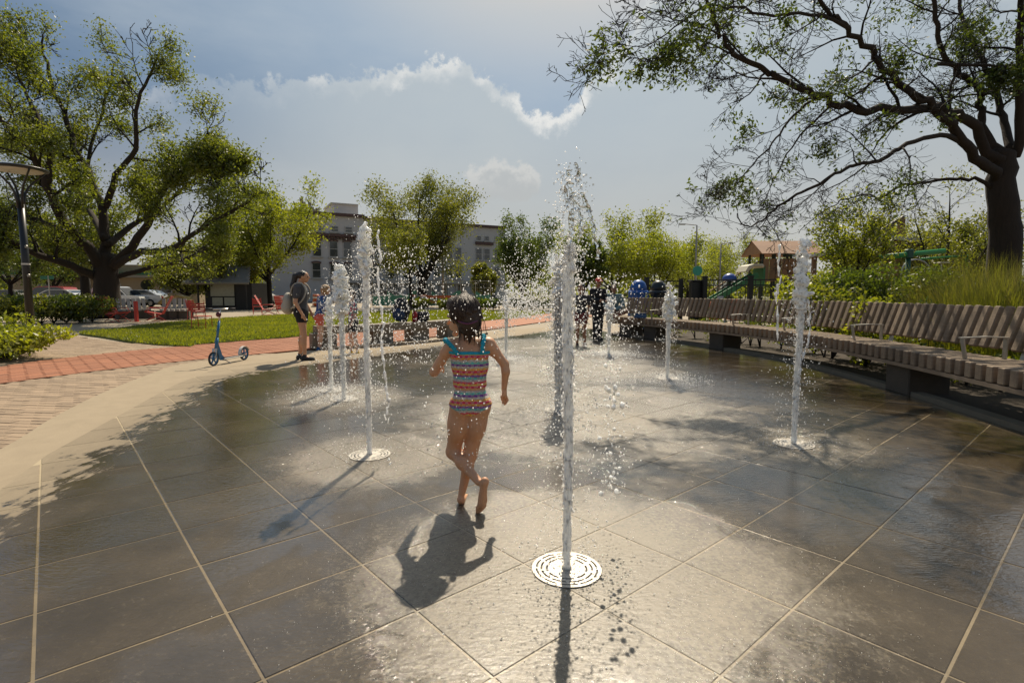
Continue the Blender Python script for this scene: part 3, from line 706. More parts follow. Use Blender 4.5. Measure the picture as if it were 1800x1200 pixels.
def std_tree(name, label, base, height, width, seed, leafm, trunk_h=.28, r=.16, leafn=16000, size=.2, bark=None, group=None, cat='tree', shape=1.0, density=1.0, lean=0.0):
    """upright street tree grown from a forked trunk"""
    T = Tree(seed); base = Vector(base); root = tag(empty(name, base), label, cat, group)
    height = .90 * (1.22 + .968 * (height - 1.1) - .0138 * base.y); width *= .76
    th = height * trunk_h; top = base + Vector((lean, 0, th))
    T.limb([base, base + Vector((lean * .4, 0, th * .5)), top], r * 1.15, r * .85)
    nl = 7
    o = dict(seg=(height * .08, height * .06, height * .045), wob=.22, trop=(.05, .05, .03), levels=2, leaf_from=1, nc=(9, 6), ang=(46, 46), lr=(.36, .5), rr=.45, t0=.25, zmin=-.3, rmin=.006)
    for k in range(nl):
        a = 2 * PI * k / nl + T.r.uniform(-.4, .4); out = width * .5 * T.r.uniform(.6, 1.0); up = (height - th) * T.r.uniform(.55, .95)
        st = base.lerp(top, T.r.uniform(.75, 1.0))
        d = Vector((math.cos(a) * out, math.sin(a) * out, up * shape))
        e = st + d; mid = st + Vector((d.x * .55, d.y * .55, d.z * .42))
        c, rad = T.limb([st, mid, e], r * .5, r * .07); T.sub(c, rad, d.length, 0, o)
    c, rad = T.limb([top, top + Vector((T.r.uniform(-.3, .3), 0, (height - th) * .5)), base + Vector((lean, 0, height * .97))], r * .6, r * .06); T.sub(c, rad, height - th, 0, dict(o, nc=(13, 6)), .15)
    T.wood('trunk', bark or M_BARK2, root, 0, 0, (8,)); T.wood('branches', bark or M_BARK2, root, 1, 3, (4, 4, 3))
    per = max(1, int(leafn / max(1, len(T.leaf)) + .5))
    T.leaves('crown', leafm, root, int(per * 1.6) + 1, width * .045, size * .78, 1.0, (lambda p: (np.sin(p[:, 0] * 1.7 + seed) + np.sin(p[:, 2] * 1.9 + p[:, 1]) + T.rn.normal(0, .5, len(p))) > (-1.1 if density >= 1 else .1)), .2, .55, cap=int(leafn * 1.35))
    return root
def at(px, D): r = ray(px, 527); return Vector((r.x * D / r.y, D, 0))
std_tree('maple_tree', 'light green broad tree standing beside the map kiosk', at(474, 42), 10.4, 9.4, 31, L_LIME, .30, .22, 17000, .24)
std_tree('elm_tree', 'tall vase-shaped tree in front of the grey building', at(742, 46), 11.9, 11.5, 32, L_OLIVE, .24, .34, 24000, .22, shape=1.0)
std_tree('young_elm', 'slim straight-trunked tree just in front of the vase-shaped one', at(722, 36), 6.6, 4.2, 33, L_OLIVE, .5, .11, 5000, .16)
std_tree('plane_tree', 'dark green tree standing right of the grey building', at(918, 40), 7.6, 6.2, 34, L_DARK, .26, .15, 12000, .2)
for k, (px, D, h, w, sd, lm, lab) in enumerate([
    (1075, 46, 8.6, 10.5, 41, L_LIME, 'broad yellow-green tree behind the seated person and blue bin'),
    (1150, 50, 7.6, 11, 42, L_LIME, 'yellow-green tree second from the plaza in the row beyond the fence'),
    (1208, 56, 7.0, 11, 43, L_FAR, 'pale yellowish tree behind the taller street light'),
    (1262, 60, 7.4, 12, 44, L_FAR, 'pale green tree between the two street lights and the playhouse'),
    (1318, 70, 9.4, 16, 45, L_FAR, 'rounded pale tree rising behind the playhouse roof'),
    (1025, 44, 6.9, 4.6, 46, L_DARK, 'narrow dark tree behind the tallest water jet'),
    (850, 50, 4.6, 2.6, 47, L_OLIVE, 'small young tree at the far end of the lawn'),
    (395, 52, 7.6, 11.5, 48, L_LIME, 'low wide tree above the kiosk roof'),
    (330, 46, 5.8, 8.0, 49, L_OLIVE, 'shaded low-branched tree behind the far slatted bench'),
    (20, 44, 9.5, 9.0, 50, L_DARK, 'dark tree behind the black lamp post'),
    (95, 52, 8.5, 9.0, 51, L_DARK, 'shaded tree in front of the low tan building'),
    (1560, 44, 7.5, 9, 56, L_FAR, 'pale tree far behind the playground shelter roof'),
    (1700, 40, 6.8, 9, 57, L_OLIVE, 'tree behind the grasses beyond the large trunk'),
    ]):
    std_tree('park_tree', lab, at(px, D), h, w, sd, lm, .25, .17, 13000 if D < 55 else 8000, .24, group='trees around the park')
std_tree('slender_tree', 'slender light-leaved tree in the bed behind the bench', at(1497, 15.5), 4.6, 3.0, 61, L_LIME, .38, .05, 3600, .12, density=.6)
std_tree('spreading_tree', 'leaning open-crowned tree by the green play bar', at(1655, 22), 6.4, 7.0, 62, L_OLIVE, .24, .17, 8000, .13, density=.7)
std_tree('slim_tree', 'slim dark trunk beside the huge trunk on the lawn side', at(152, 34), 8.5, 7, 63, L_LOCUST, .4, .28, 7000, .25)
std_tree('bench_tree', 'dark-trunked low tree behind the yellow arch', at(383, 40), 5.4, 7.5, 64, L_OLIVE, .28, .26, 9000, .22)

def shrub(name, label, base, size, n, leafm, leaf, seed, cat='shrub', group=None, lumps=9, stems=6):
    """leafy shrub: lumps of leaves on stems"""
    rn = np.random.default_rng(seed); base = Vector(base); root = tag(empty(name, base), label, cat, group)
    w, d, h = size; L = []
    for k in range(lumps):
        a = rn.uniform(0, 2 * PI); q = math.sqrt(rn.random()); L.append((math.cos(a) * q * w * .36, math.sin(a) * q * d * .36, h * rn.uniform(.32, .78), rn.uniform(.22, .34)))
    mb = MB()
    for (x, y, z, s) in L[:max(3, stems)]:
        mb.tube([base, base + Vector((x * .5, y * .5, z * .5)), base + Vector((x, y, z))], [.012 + .006 * h, .009, .004], 4)
    mb.build('stems', M_BARK2, root)
    ps = []
    for (x, y, z, s) in L:
        m = n // lumps; u = rn.normal(0, 1, (m, 3)); u /= np.linalg.norm(u, axis=1)[:, None]; u *= rn.uniform(.45, 1.0, (m, 1)) ** .6
        ps.append(u * np.array((w * s, d * s, h * s)) + np.array((x, y, z)))
    p = np.concatenate(ps) + np.array(base); p[:, 2] = np.maximum(p[:, 2], base.z + .01)
    leaf_mesh('foliage', p, leaf, leafm, root, rn, -.2, .55)
    return root
def grasses(name, label, base, size, n, h, m, seed, cat='grass clump', group=None, lean=.35):
    rn = np.random.default_rng(seed); base = Vector(base); root = tag(empty(name, base), label, cat, group)
    w, d = size; k = 3
    p = np.c_[rn.normal(0, w * .22, n), rn.normal(0, d * .22, n), np.zeros(n)] + np.array(base)
    ang = np.arctan2(p[:, 1] - base.y, p[:, 0] - base.x) + rn.normal(0, .7, n); hh = h * rn.uniform(.55, 1.1, n); ln = np.abs(rn.normal(lean, .2, n)) * hh
    wd = rn.uniform(.0011, .0022, n) * (1 + base.y * .08); sx, sy = -np.sin(ang), np.cos(ang)
    V = np.zeros((n, 5, 3))
    for i, (f, g, ww) in enumerate(((0, 0, 1.0), (.35, .62, .8))):
        c = p + np.c_[np.cos(ang) * ln * f, np.sin(ang) * ln * f, hh * g]
        V[:, 2 * i] = c - np.c_[sx, sy, 0 * sx] * (wd * ww)[:, None]; V[:, 2 * i + 1] = c + np.c_[sx, sy, 0 * sx] * (wd * ww)[:, None]
    V[:, 4] = p + np.c_[np.cos(ang) * ln, np.sin(ang) * ln, hh]
    F = np.concatenate([np.array([[0, 1, 3], [0, 3, 2], [2, 3, 4]]) + 5 * i for i in range(1)]); Fa = (np.arange(n)[:, None, None] * 5 + F[None]).reshape(-1, 3)
    finish('blades', np_mesh('blades', V.reshape(-1, 3), Fa), m, root)
    return root
ORD = 'first second third fourth fifth sixth seventh eighth ninth tenth eleventh twelfth thirteenth fourteenth fifteenth sixteenth seventeenth eighteenth nineteenth twentieth twenty-first twenty-second twenty-third twenty-fourth twenty-fifth twenty-sixth'.split()
# bed behind the bench
rr = random.Random(3)
def bedpt(px, D, z=.03): v = at(px, D); v.z = z; return v
for k, (px, D, w, h, n, lm, lf, lab) in enumerate([
    (1428, 12.6, 1.5, 2.1, 5200, L_LIME, .09, 'tall bright leafy shrub behind the bench beside the playhouse fence'),
    (1520, 11.6, 1.9, 1.8, 7200, L_DARK, .075, 'dense dark green shrub in the bed under the slender tree'),
    (1602, 11.0, 1.9, 1.85, 7200, L_DARK, .075, 'rounded dark shrub below the green play bar'),
    (1655, 10.2, 1.4, 1.35, 4200, L_OLIVE, .06, 'greyish fine-leaved shrub before the tall grasses'),
    (1528, 8.6, .8, 1.26, 1500, L_LIME, .07, 'small lime-green plant just above the bench backrest'),
    (1468, 9.6, .9, 1.25, 1500, L_OLIVE, .07, 'low mixed green plant behind the bench under the tall bright shrub'),
    ]):
    shrub('shrub', lab, bedpt(px, D), (w, w, h), n, lm, lf, 70 + k, group='shrubs in the bed behind the bench')
for k in range(26):                                      # ground cover along the back of the bench
    i = 4 + k * 2.7; c = arc_off(BENCH_FRONT, .95 + .35 * rr.random()); p = c[min(len(c) - 1, int(i))]
    shrub('ground_cover_plant', 'low leafy ground-cover plant behind the bench backrest, %s from its near end' % ORD[k], (p[0], p[1], .03), (.6, .6, rr.uniform(.45, .68) if k % 4 else rr.uniform(.9, 1.15)), 420, (L_LIME, L_OLIVE, L_DARK)[k % 3], .06, 100 + k, 'plant', 'ground-cover plants behind the bench', 5, 3)
for k, (px, D, w, h, n) in enumerate([(1700, 8.6, 1.5, 1.5, 1870), (1760, 7.4, 1.6, 1.5, 2040), (1830, 7.6, 1.7, 1.65, 2040), (1690, 11, 1.7, 1.8, 1700), (1790, 9.3, 1.7, 1.85, 1870), (1745, 9.0, 1.4, 1.7, 1530)]):
    grasses('ornamental_grass', ['feathery grass clump closest to the fine-leaved shrub', 'arching grass clump in front of the large trunk', 'tall grass clump at the picture edge behind the last bench slats', 'far grass clump beside the slim fence behind the bed', 'tall wispy grass against the foot of the large trunk', 'grass clump between the arching one and the far one'][k], bedpt(px, D), (w, w), n, h, L_STRAW if k % 2 == 0 else L_OLIVE, 130 + k, group='ornamental grasses under the large tree')
# left side
shrub('flowering_bush', 'leafy green bush at the corner of the red brick band', G(20, 630), (1.9, 1.5, .62), 5200, L_LIME, .085, 151, lumps=13)
shrub('corner_plant', 'yellow-green upright plant beside the lamp post foot', G(38, 622), (.9, .8, .8), 1500, L_LIME, .08, 152, 'plant')
for k in range(7):
    p = at(22 + k * 23, 20.2 + k * .35); shrub('hedge_shrub', 'low clipped hedge shrub behind the lamp post, %s from the picture edge' % ORD[k], p, (1.9, 1.6, 1.15), 2600, (L_OLIVE, L_DARK)[k % 2], .11, 160 + k, 'hedge', 'hedge shrubs behind the lamp post')
for k in range(4, 9):
    p = Vector((-18 + k * 3.6, 36 + 3 * math.sin(k * 1.3), 0)) if k < 4 else Vector((-7 + (k - 4) * 2.6, 37.5, 0))
    shrub('border_shrub', 'low border shrub along the far lawn edge, %s counted towards the bench' % ORD[k - 4], p, (2.6, 1.8, .8), 1300, (L_DARK, L_OLIVE, L_LIME)[k % 3], .2, 180 + k, 'shrub', 'border shrubs at the far edge of the lawn')
rn = np.random.default_rng(99); n = 26000
fx_ = rn.uniform(-150, 190, n); hh_ = 4.5 + 2.2 * np.sin(fx_ * .11) + 1.5 * np.sin(fx_ * .37 + 1) + 1.0 * np.sin(fx_ * .9 + 2)
tag(leaf_mesh('far_treeline', np.c_[fx_, 112 + rn.uniform(-4, 4, n), np.maximum(.2, hh_ * rn.random(n) ** .6)], .9, L_FAR, None, rn, 0, .7), 'distant belt of trees along the horizon behind the park', 'trees', kind='stuff')
# ---------------------------------------------------------------- curved timber bench
M_WOOD = mat('weathered_timber', (0.235, 0.172, 0.115), 0.82, 0.45, 3.0, 0.5, 30, objvar=0.2, stretch=(1, 1, 9))
M_WOODS = mat('seat_timber', (0.245, 0.18, 0.122), 0.82, 0.45, 3.0, 0.5, 30, objvar=0.2, stretch=(9, 1.2, 9))
M_STEEL = mat('galvanised_steel', (0.42, 0.41, 0.38), 0.42, 0.1, 20, metal=0.85)
M_CONC = mat('bench_concrete', (0.07, 0.058, 0.044), 0.85, 0.25, 6, 0.4, 50)
M_BLACK = mat('black_paint', (0.012, 0.012, 0.012), 0.38, 0.1)
M_GRANITE = mat('granite', (0.20, 0.165, 0.12), 0.75, 0.35, 14, 0.3, 90)
bench = tag(empty('timber_bench', (4.7, 9, 0)), 'long curved timber slat bench with backrest edging the splash pad', 'bench')
SP = 0.148
def along(curve, s):
    d = 0.0
    for i in range(1, len(curve)):
        L = float(np.linalg.norm(curve[i] - curve[i - 1]))
        if d + L >= s: u = (s - d) / L; p = curve[i - 1] + (curve[i] - curve[i - 1]) * u; t = (curve[i] - curve[i - 1]) / L; return p, t
        d += L
    t = curve[-1] - curve[-2]; return curve[-1], t / np.linalg.norm(t)
BLEN = sum(float(np.linalg.norm(BENCH_FRONT[i] - BENCH_FRONT[i - 1])) for i in range(1, len(BENCH_FRONT)))
rb = random.Random(2)
def share(proto, name, parent, m4):
    o = proto.copy(); COL.objects.link(o); o.name = name; o.parent = parent; o.matrix_parent_inverse = Matrix(); o.matrix_local = wmat(parent).inverted() @ m4
    return o
SEAT_Z0, SEAT_Z1, SEAT_D = .39, .545, .60
seat_p = back_p = None
ns = int(BLEN / SP)
for k in range(ns):
    p, t = along(BENCH_FRONT, (k + .5) * SP); n = Vector((t[1], -t[0], 0)); T3 = Vector((t[0], t[1], 0))      # n points away from the pad
    c = Vector((p[0], p[1], 0)) + n * (SEAT_D / 2)
    m4 = Matrix((T3, n, Vector((0, 0, 1)))).transposed().to_4x4()
    if seat_p is None:
        seat_p = MB().box((0, 0, 0), (.092, SEAT_D, SEAT_Z1 - SEAT_Z0), bev=.008).build('seat_slat', M_WOODS, bench, local=True); o = seat_p
        back_p = MB().box((0, 0, .235), (.095, .055, .47), bev=.012).build('back_slat', M_WOOD, bench, local=True)
    mm = Matrix.Translation(c + Vector((0, 0, (SEAT_Z0 + SEAT_Z1) / 2 + rb.uniform(-.004, .004)))) @ m4 @ Matrix.Rotation(rb.uniform(-.012, .012), 4, 'Z')
    bb = Matrix.Translation(Vector((p[0], p[1], .622 + rb.uniform(-.004, .004))) + n * (SEAT_D + .02)) @ m4 @ Matrix.Rotation(R(-17) + rb.uniform(-.01, .01), 4, 'X')
    has_back = True
    if k == 0: seat_p.matrix_local = wmat(bench).inverted() @ mm; back_p.matrix_local = wmat(bench).inverted() @ bb
    else:
        share(seat_p, 'seat_slat', bench, mm)
        if has_back: share(back_p, 'back_slat', bench, bb)
for nm, off, z0, z1, wd in (('front_beam', .05, .345, .385, .10), ('rear_beam', .50, .31, .385, .08)):
    mb = MB(); a = arc_off(BENCH_FRONT, off - wd / 2); b = arc_off(BENCH_FRONT, off + wd / 2)
    for i in range(len(a) - 1): mb.prism([tuple(a[i]), tuple(b[i]), tuple(b[i + 1]), tuple(a[i + 1])], z0, z1)
    mb.build(nm, M_WOODS if nm == 'front_beam' else M_STEEL, bench)
mb = MB()
rail = [Vector((q[0], q[1], .72)) for q in arc_off(BENCH_FRONT, SEAT_D + .105)][:-4]
mb.tube(rail, .022, 6); mb.build('back_rail', M_STEEL, bench, smooth=True)
for s in (1.1, 3.3, 5.5, 7.7, 9.9, 12.1, 13.4):
    if s > BLEN: break
    p, t = along(BENCH_FRONT, s); n = Vector((t[1], -t[0], 0)); T3 = Vector((t[0], t[1], 0)); q = Vector((p[0], p[1], 0))
    MB().bar(q + n * .62 + Vector((0, 0, .335)), q + n * .76 + Vector((0, 0, .95)), .05, .03).build('back_bracket', M_STEEL, bench)
for px, D in ((1548, 6.5), (1245, 11.45), (1147, 13.8), (1085, 14.75), (1850, 3.7)):
    best = min(range(len(BENCH_FRONT)), key=lambda i: abs(BENCH_FRONT[i][1] - D)); p = BENCH_FRONT[best]; t = BENCH_FRONT[min(best + 1, len(BENCH_FRONT) - 1)] - BENCH_FRONT[best - 1]; t = t / np.linalg.norm(t)
    n = Vector((t[1], -t[0], 0)); T3 = Vector((t[0], t[1], 0)); m4 = Matrix((T3, n, Vector((0, 0, 1)))).transposed().to_4x4()
    MB().box(Vector((p[0], p[1], .171)) + n * .30, (.46, .46, .344), m4, .012).build('leg', M_CONC, bench)
for px, D in ((1690, 5.5), (1487, 7.6), (1360, 9.5), (1270, 11.0), (1120, 14.0)):
    best = min(range(len(BENCH_FRONT)), key=lambda i: abs(BENCH_FRONT[i][1] - D)); p = BENCH_FRONT[best]; t = BENCH_FRONT[best + 1] - BENCH_FRONT[best - 1]; t = t / np.linalg.norm(t)
    n = Vector((t[1], -t[0], 0)); q = Vector((p[0], p[1], 0)); mb = MB()
    f0, f1 = q + n * .14, q + n * .50
    mb.bar(f0 + Vector((0, 0, .545)), f0 - n * .04 + Vector((0, 0, .755)), .055, .012, up=n); mb.bar(f1 + Vector((0, 0, .545)), f1 + Vector((0, 0, .762)), .055, .012, up=n)
    mb.bar(f0 - n * .06 + Vector((0, 0, .757)), f0.lerp(f1, .5) + Vector((0, 0, .772)), .055, .012); mb.bar(f0.lerp(f1, .5) + Vector((0, 0, .772)), f1 + n * .02 + Vector((0, 0, .765)), .055, .012)
    mb.build('armrest', M_STEEL, bench)

# granite bench on the far left of the pad
gb = tag(empty('granite_bench', (-2.9, 12.9, 0)), 'low curved granite bench with block legs at the far side of the pad', 'bench')
gc = smooth_curve([(-4.2, 11.5), (-3.16, 12.2), (-2.17, 13.3), (-1.44, 14.5), (-1.0, 15.65)], 8)
a, b = arc_off(gc, .02), arc_off(gc, -.42); per = 8
for s in range(4):
    mb = MB()
    for i in range(s * per, (s + 1) * per):
        j = i + 1; mb.prism([tuple(a[i]), tuple(b[i]), tuple(b[j]), tuple(a[j])], .33, .49)
    mb.build('seat_stone', M_GRANITE, gb)
for s in (1.5, 9, 15, 22, 29):
    i = int(s); p = (gc[i] + gc[i + 1]) / 2; t = gc[i + 1] - gc[i]; t /= np.linalg.norm(t); n = Vector((-t[1], t[0], 0)); m4 = Matrix((Vector((t[0], t[1], 0)), n, Vector((0, 0, 1)))).transposed().to_4x4()
    MB().box(Vector((p[0], p[1], .165)) + n * .2, (.52, .36, .33), m4, .01).build('leg', M_GRANITE, gb)
mb = MB(); a, b = arc_off(gc, .32), arc_off(gc, .2)
for i in range(len(a) - 1): mb.prism([tuple(a[i]), tuple(b[i]), tuple(b[i + 1]), tuple(a[i + 1])], 0, .06)
tag(mb.build('pad_kerb', M_GRANITE), kind='structure')

# ---------------------------------------------------------------- street lamp on the left
def lamp_post():
    b = G(57, 606); root = tag(empty('street_lamp', b), 'tall black lamp post with flat round head and curved arms', 'lamp')
    H = 4.32
    MB().lathe([(.125, 0), (.125, .42), (.10, .45), (.085, .50)], 16, b).build('base', M_BLACK, root, True)
    MB().lathe([(.082, .45), (.074, 2.0), (.066, 3.45)], 16, b).build('pole', M_BLACK, root, True)
    MB().lathe([(.083, 1.98), (.083, 2.02)], 16, b).build('band', mat('white_tape', (.6, .58, .52), .6), root)
    MB().lathe([(.128, .41), (.128, .435)], 16, b).build('collar', mat('grey_metal', (.25, .24, .22), .4, metal=.6), root)
    for k in range(4):
        a = R(45 + 90 * k + 20); d = Vector((math.cos(a), math.sin(a), 0)); c = [b + Vector((0, 0, 3.35)) + d * .05]
        for q, (rr_, z) in enumerate(((.07, 3.55), (.10, 3.72), (.17, 3.88), (.28, 4.02), (.40, 4.15), (.50, 4.26))): c.append(b + d * rr_ + Vector((0, 0, z)))
        MB().tube(c, [.03, .028, .026, .024, .022, .02, .018], 6).build('arm', M_BLACK, root, True)
    MB().lathe([(.50, 4.25), (.545, 4.27), (.55, 4.30), (.40, 4.345), (.12, 4.37), (.02, 4.372)], 28, b).build('lamp_head', M_BLACK, root, True)
    MB().lathe([(.02, 4.235), (.43, 4.235), (.46, 4.252)], 28, b).build('diffuser', mat('opal_glass', (.55, .53, .48), .35), root, True)
    for z in (2.42, 1.72): MB().box(b + Vector((.075, -.035, z)), (.05, .05, .07), bev=.01).build('bracket', mat('grey_metal', (.25, .24, .22), .4), root)
    root.scale = (1, 1, .936)
lamp_post()

# ---------------------------------------------------------------- grey four-storey building
M_GREYW = mat('grey_render', (0.50, 0.475, 0.45), 0.85, 0.1, 0.8, 0.2, 10)
M_TRIM = mat('brown_cornice', (0.10, 0.055, 0.045), 0.8, 0.2, 2)
M_FRAME = mat('window_frame', (0.42, 0.40, 0.37), 0.6)
M_GLASS = mat('window_glass', (0.035, 0.04, 0.045), 0.08, 0.2, 1.0, spec=0.8)
M_STONE = mat('pale_stone', (0.42, 0.39, 0.34), 0.8, 0.12, 1.5)
def facade(root, A, B, H, z0, depth):
    """frame: u runs A->B along the front, v away from the viewer"""
    A, B = Vector(A), Vector(B); u = (B - A).normalized(); v = Vector((-u.y, u.x, 0))
    if v.y < 0: v = -v
    def pt(s, d, z): return A + u * s + v * d + Vector((0, 0, z))
    return u, v, pt
def grey_building():
    A, B = at(470, 68), at(888, 84); root = tag(empty('grey_building', (A + B) / 2), 'long grey four-storey building with brown cornices across the park', 'building')
    u, v, pt = facade(root, A, B, 15, 0, 14); L = (B - A).length; m4 = Matrix((u, v, Vector((0, 0, 1)))).transposed().to_4x4()
    def box(s0, s1, d0, d1, z0, z1, name, m, par=root):
        return MB().box(pt((s0 + s1) / 2, (d0 + d1) / 2, (z0 + z1) / 2), (s1 - s0, d1 - d0, z1 - z0), m4).build(name, m, par)
    # bays step in height: taller left wing, lower right wing
    f = lambda px: ((ray(px, 527).x / ray(px, 527).y) * A.y - A.x) / (u.x - u.y * ray(px, 527).x / ray(px, 527).y)   # position along the front under a photo column
    bays = [(0, f(643), 11.3), (f(643), f(700), 11.1), (f(700), f(836), 11.0), (f(836), L, 11.0)]
    for k, (s0, s1, h) in enumerate(bays):
        w = box(s0, s1, 0.0 if k != 1 else .25, 14, 0, h - .001 * k, 'wall', M_GREYW)
        box(s0 - .05, s1 + .05, -.35, 0.6, h, h + .38, 'cornice', M_TRIM, w)
    def window(s, z, w, h, arch=True):
        o = box(s - w / 2, s + w / 2, -.10, .02, z, z + h, 'window', M_FRAME)
        box(s - w / 2 + .1, s + w / 2 - .1, -.125, -.09, z + .1, z + h / 2 - .04, 'pane', M_GLASS, o); box(s - w / 2 + .1, s + w / 2 - .1, -.125, -.09, z + h / 2 + .04, z + h - .1, 'pane', M_GLASS, o)
        box(s - w / 2 - .15, s + w / 2 + .15, -.22, 0, z - .14, z - .001, 'sill', M_STONE, o)
        if arch:
            mb = MB()
            for q in range(6):
                a0 = PI * (.18 + .64 * q / 6); a1 = PI * (.18 + .64 * (q + 1) / 6); rr_ = w * .62
                mb.bar(pt(s + rr_ * math.cos(a0), -.12, z + h - .22 + rr_ * .42 * math.sin(a0)), pt(s + rr_ * math.cos(a1), -.12, z + h - .22 + rr_ * .42 * math.sin(a1)), .2, .2)
            mb.build('lintel', M_TRIM, o)
    for px in (556, 568, 592, 616, 655, 672, 690): window(f(px), 9.2, 1.0 if px > 570 else .8, .8, False)
    for px in (560, 589, 613, 660, 688, 716): window(f(px), 5.9, 1.15, 2.15)
    for px in (558, 589, 613, 660, 688, 716): window(f(px), 3.1, 1.15, 2.05)
    s0, s1 = f(545), f(628); mb = MB(); mb.box(pt((s0 + s1) / 2, -.25, 8.75), (s1 - s0, .5, .35), m4)
    for q in range(16): mb.box(pt(s0 + (s1 - s0) * (q + .5) / 16, -.18, 8.42), (.22, .34, .36), m4)
    mb.build('string_course', M_TRIM, root)
    for px in (768, 790, 806, 842, 856, 874):
        window(f(px), 6.1, 1.05, 1.8, False); window(f(px), 3.3, 1.05, 1.8, False)
        if px > 840: window(f(px), 9.0, .8, .75, False)
    s0, s1 = f(836), f(866); MB().box(pt((s0 + s1) / 2, -.2, 8.6), (s1 - s0, .4, .4), m4).build('string_course', M_TRIM, root)
    sf = f(660); MB().box(pt((f(600) + L) / 2, -.3, 2.72), (L - f(600), .6, .42), m4).build('shop_cornice', M_STONE, root)
    for px in range(606, 886, 14): box(f(px) - .18, f(px) + .18, -.18, .02, 0, 2.5, 'pilaster', M_STONE)
    for px in range(613, 886, 28): box(f(px) - .8, f(px) + .8, -.06, .02, .4, 2.35, 'shop_window', M_GLASS)
    # arched doorway
    s = f(753); mb = MB()
    for q in range(10):
        a0, a1 = PI * q / 10, PI * (q + 1) / 10; mb.bar(pt(s + 1.1 * math.cos(a0), -.3, 1.75 + 1.1 * math.sin(a0)), pt(s + 1.1 * math.cos(a1), -.3, 1.75 + 1.1 * math.sin(a1)), .35, .35)
    mb.bar(pt(s - 1.1, -.3, 0), pt(s - 1.1, -.3, 1.75), .35); mb.bar(pt(s + 1.1, -.3, 0), pt(s + 1.1, -.3, 1.75), .35); mb.build('arch_surround', M_STONE, root)
    box(s - .95, s + .95, -.22, .0, 0, 2.4, 'arch_door', M_GLASS)
    # roof plant: lift house and chimney flues
    h = box(f(597), f(642), 3, 9, 11.3, 13.3, 'lift_house', M_GREYW)
    MB().box(pt(f(618), 6, 13.4), (f(642) - f(597) + .3, 6.3, .2), m4).build('roof_cap', M_STONE, h)
    for q, px in enumerate((541, 545, 549, 556, 560, 565, 569, 573)):
        hh = (2.4, 1.9, 1.6, 1.9, 1.3, 1.0, 1.2, .8)[q]; MB().lathe([(.2, 0), (.17, hh * .8), (.24, hh * .82), (.24, hh)], 8, pt(f(px), 3, 11.4)).build('flue', mat('flue_clay', (.2, .17, .15), .8), root)
grey_building()

# ---------------------------------------------------------------- low tan building on the left with a green eaves band
M_TANW = mat('tan_brick_wall', (0.36, 0.28, 0.185), 0.9, 0.16, 1.2, 0.3, 12)
M_GREEN = mat('green_fascia', (0.02, 0.13, 0.075), 0.6)
def tan_building():
    A, B = at(20, 54), at(348, 57); root = tag(empty('tan_building', (A + B) / 2), 'low tan brick building with a green eaves band behind the parked cars', 'building')
    u, v, pt = facade(root, A, B, 5, 0, 12); L = (B - A).length; m4 = Matrix((u, v, Vector((0, 0, 1)))).transposed().to_4x4()
    def box(s0, s1, d0, d1, z0, z1, name, m, par=root): return MB().box(pt((s0 + s1) / 2, (d0 + d1) / 2, (z0 + z1) / 2), (s1 - s0, d1 - d0, z1 - z0), m4).build(name, m, par)
    box(0, L, 0, 12, 0, 2.75, 'wall', M_TANW); r_ = box(-.3, L + .3, -.5, 12.4, 2.76, 3.02, 'eaves', mat('eaves_grey', (.3, .28, .24), .7)); box(-.3, L + .3, -.56, -.5, 3.03, 3.3, 'fascia', M_GREEN, r_)
    box(0, L, .3, 12, 3.03, 4.1, 'parapet', M_TANW)
    for s in (3, 9.5, 16, L - 3.0, L - 1.2):
        o = box(s - .55, s + .55, -.06, .02, 1.1, 2.1, 'window', M_FRAME); box(s - .45, s + .45, -.08, -.05, 1.2, 2.0, 'pane', M_GLASS, o)
    for s in (12.4, L * .73):
        MB().lathe([(.55, -.08), (.55, .02)], 16, pt(s, 0, 2.0), m4 @ Matrix.Rotation(R(90), 4, 'X')).build('oval_plaque', mat('dark_plaque', (.03, .035, .02), .7), root)
tan_building()

# ---------------------------------------------------------------- map kiosk
def kiosk():
    b = at(410, 40); root = tag(empty('map_kiosk', b), 'dark kiosk with tiled roof and pale map boards', 'kiosk')
    M_DK = mat('kiosk_dark', (.018, .016, .015), .6); M_TILE = mat('roof_tile', (.19, .18, .17), .8, .2, 3)
    W, D, H = 3.4, 2.4, 1.9
    MB().box(b + Vector((.3, 0, H / 2)), (W, D, H)).build('wall', M_DK, root)
    rf = empty('roof', b); rf.parent = root; rf.matrix_parent_inverse = wmat(root).inverted()
    for k in range(6):
        y = -1.9 + k * .36; z = H + .05 + k * .22; MB().box(b + Vector((-.2, y, z)), (W + 1.3 - k * .3, .40, .05), Euler((R(32), 0, 0)).to_matrix().to_4x4()).build('tile_course', M_TILE, rf)
    MB().box(b + Vector((-.2, .1, H + .5)), (W - .6, .3, 1.0)).build('ridge', M_TILE, rf)
    MB().box(b + Vector((-.2, -2.0, H - .04)), (W + 1.35, .08, .14)).build('gutter', mat('kiosk_trim', (.3, .26, .18), .7), root)
    M_MAP = mat('map_print', (.42, .40, .30), .7, .3, 7)
    for x0, x1, z0, z1 in ((-.95, .75, .95, 1.85), (-.85, -.1, .28, .86), (.02, .75, .28, .86)):
        o = MB().box(b + Vector(((x0 + x1) / 2, -1.26, (z0 + z1) / 2)), (x1 - x0, .06, z1 - z0)).build('map_board', M_MAP, root)
        MB().box(b + Vector(((x0 + x1) / 2, -1.275, z0 - .03)), (x1 - x0, .05, .04)).build('board_ledge', M_DK, o)
    for x in (-1.6, 1.8): MB().bar(b + Vector((x, -1.7, 0)), b + Vector((x, -1.7, H)), .1).build('post', M_DK, root)
kiosk()
sgn = P(368, 487, 40); root = tag(empty('hanging_banner', (sgn.x, 40, 0)), 'small yellow banner sign on a pole above the kiosk', 'sign')
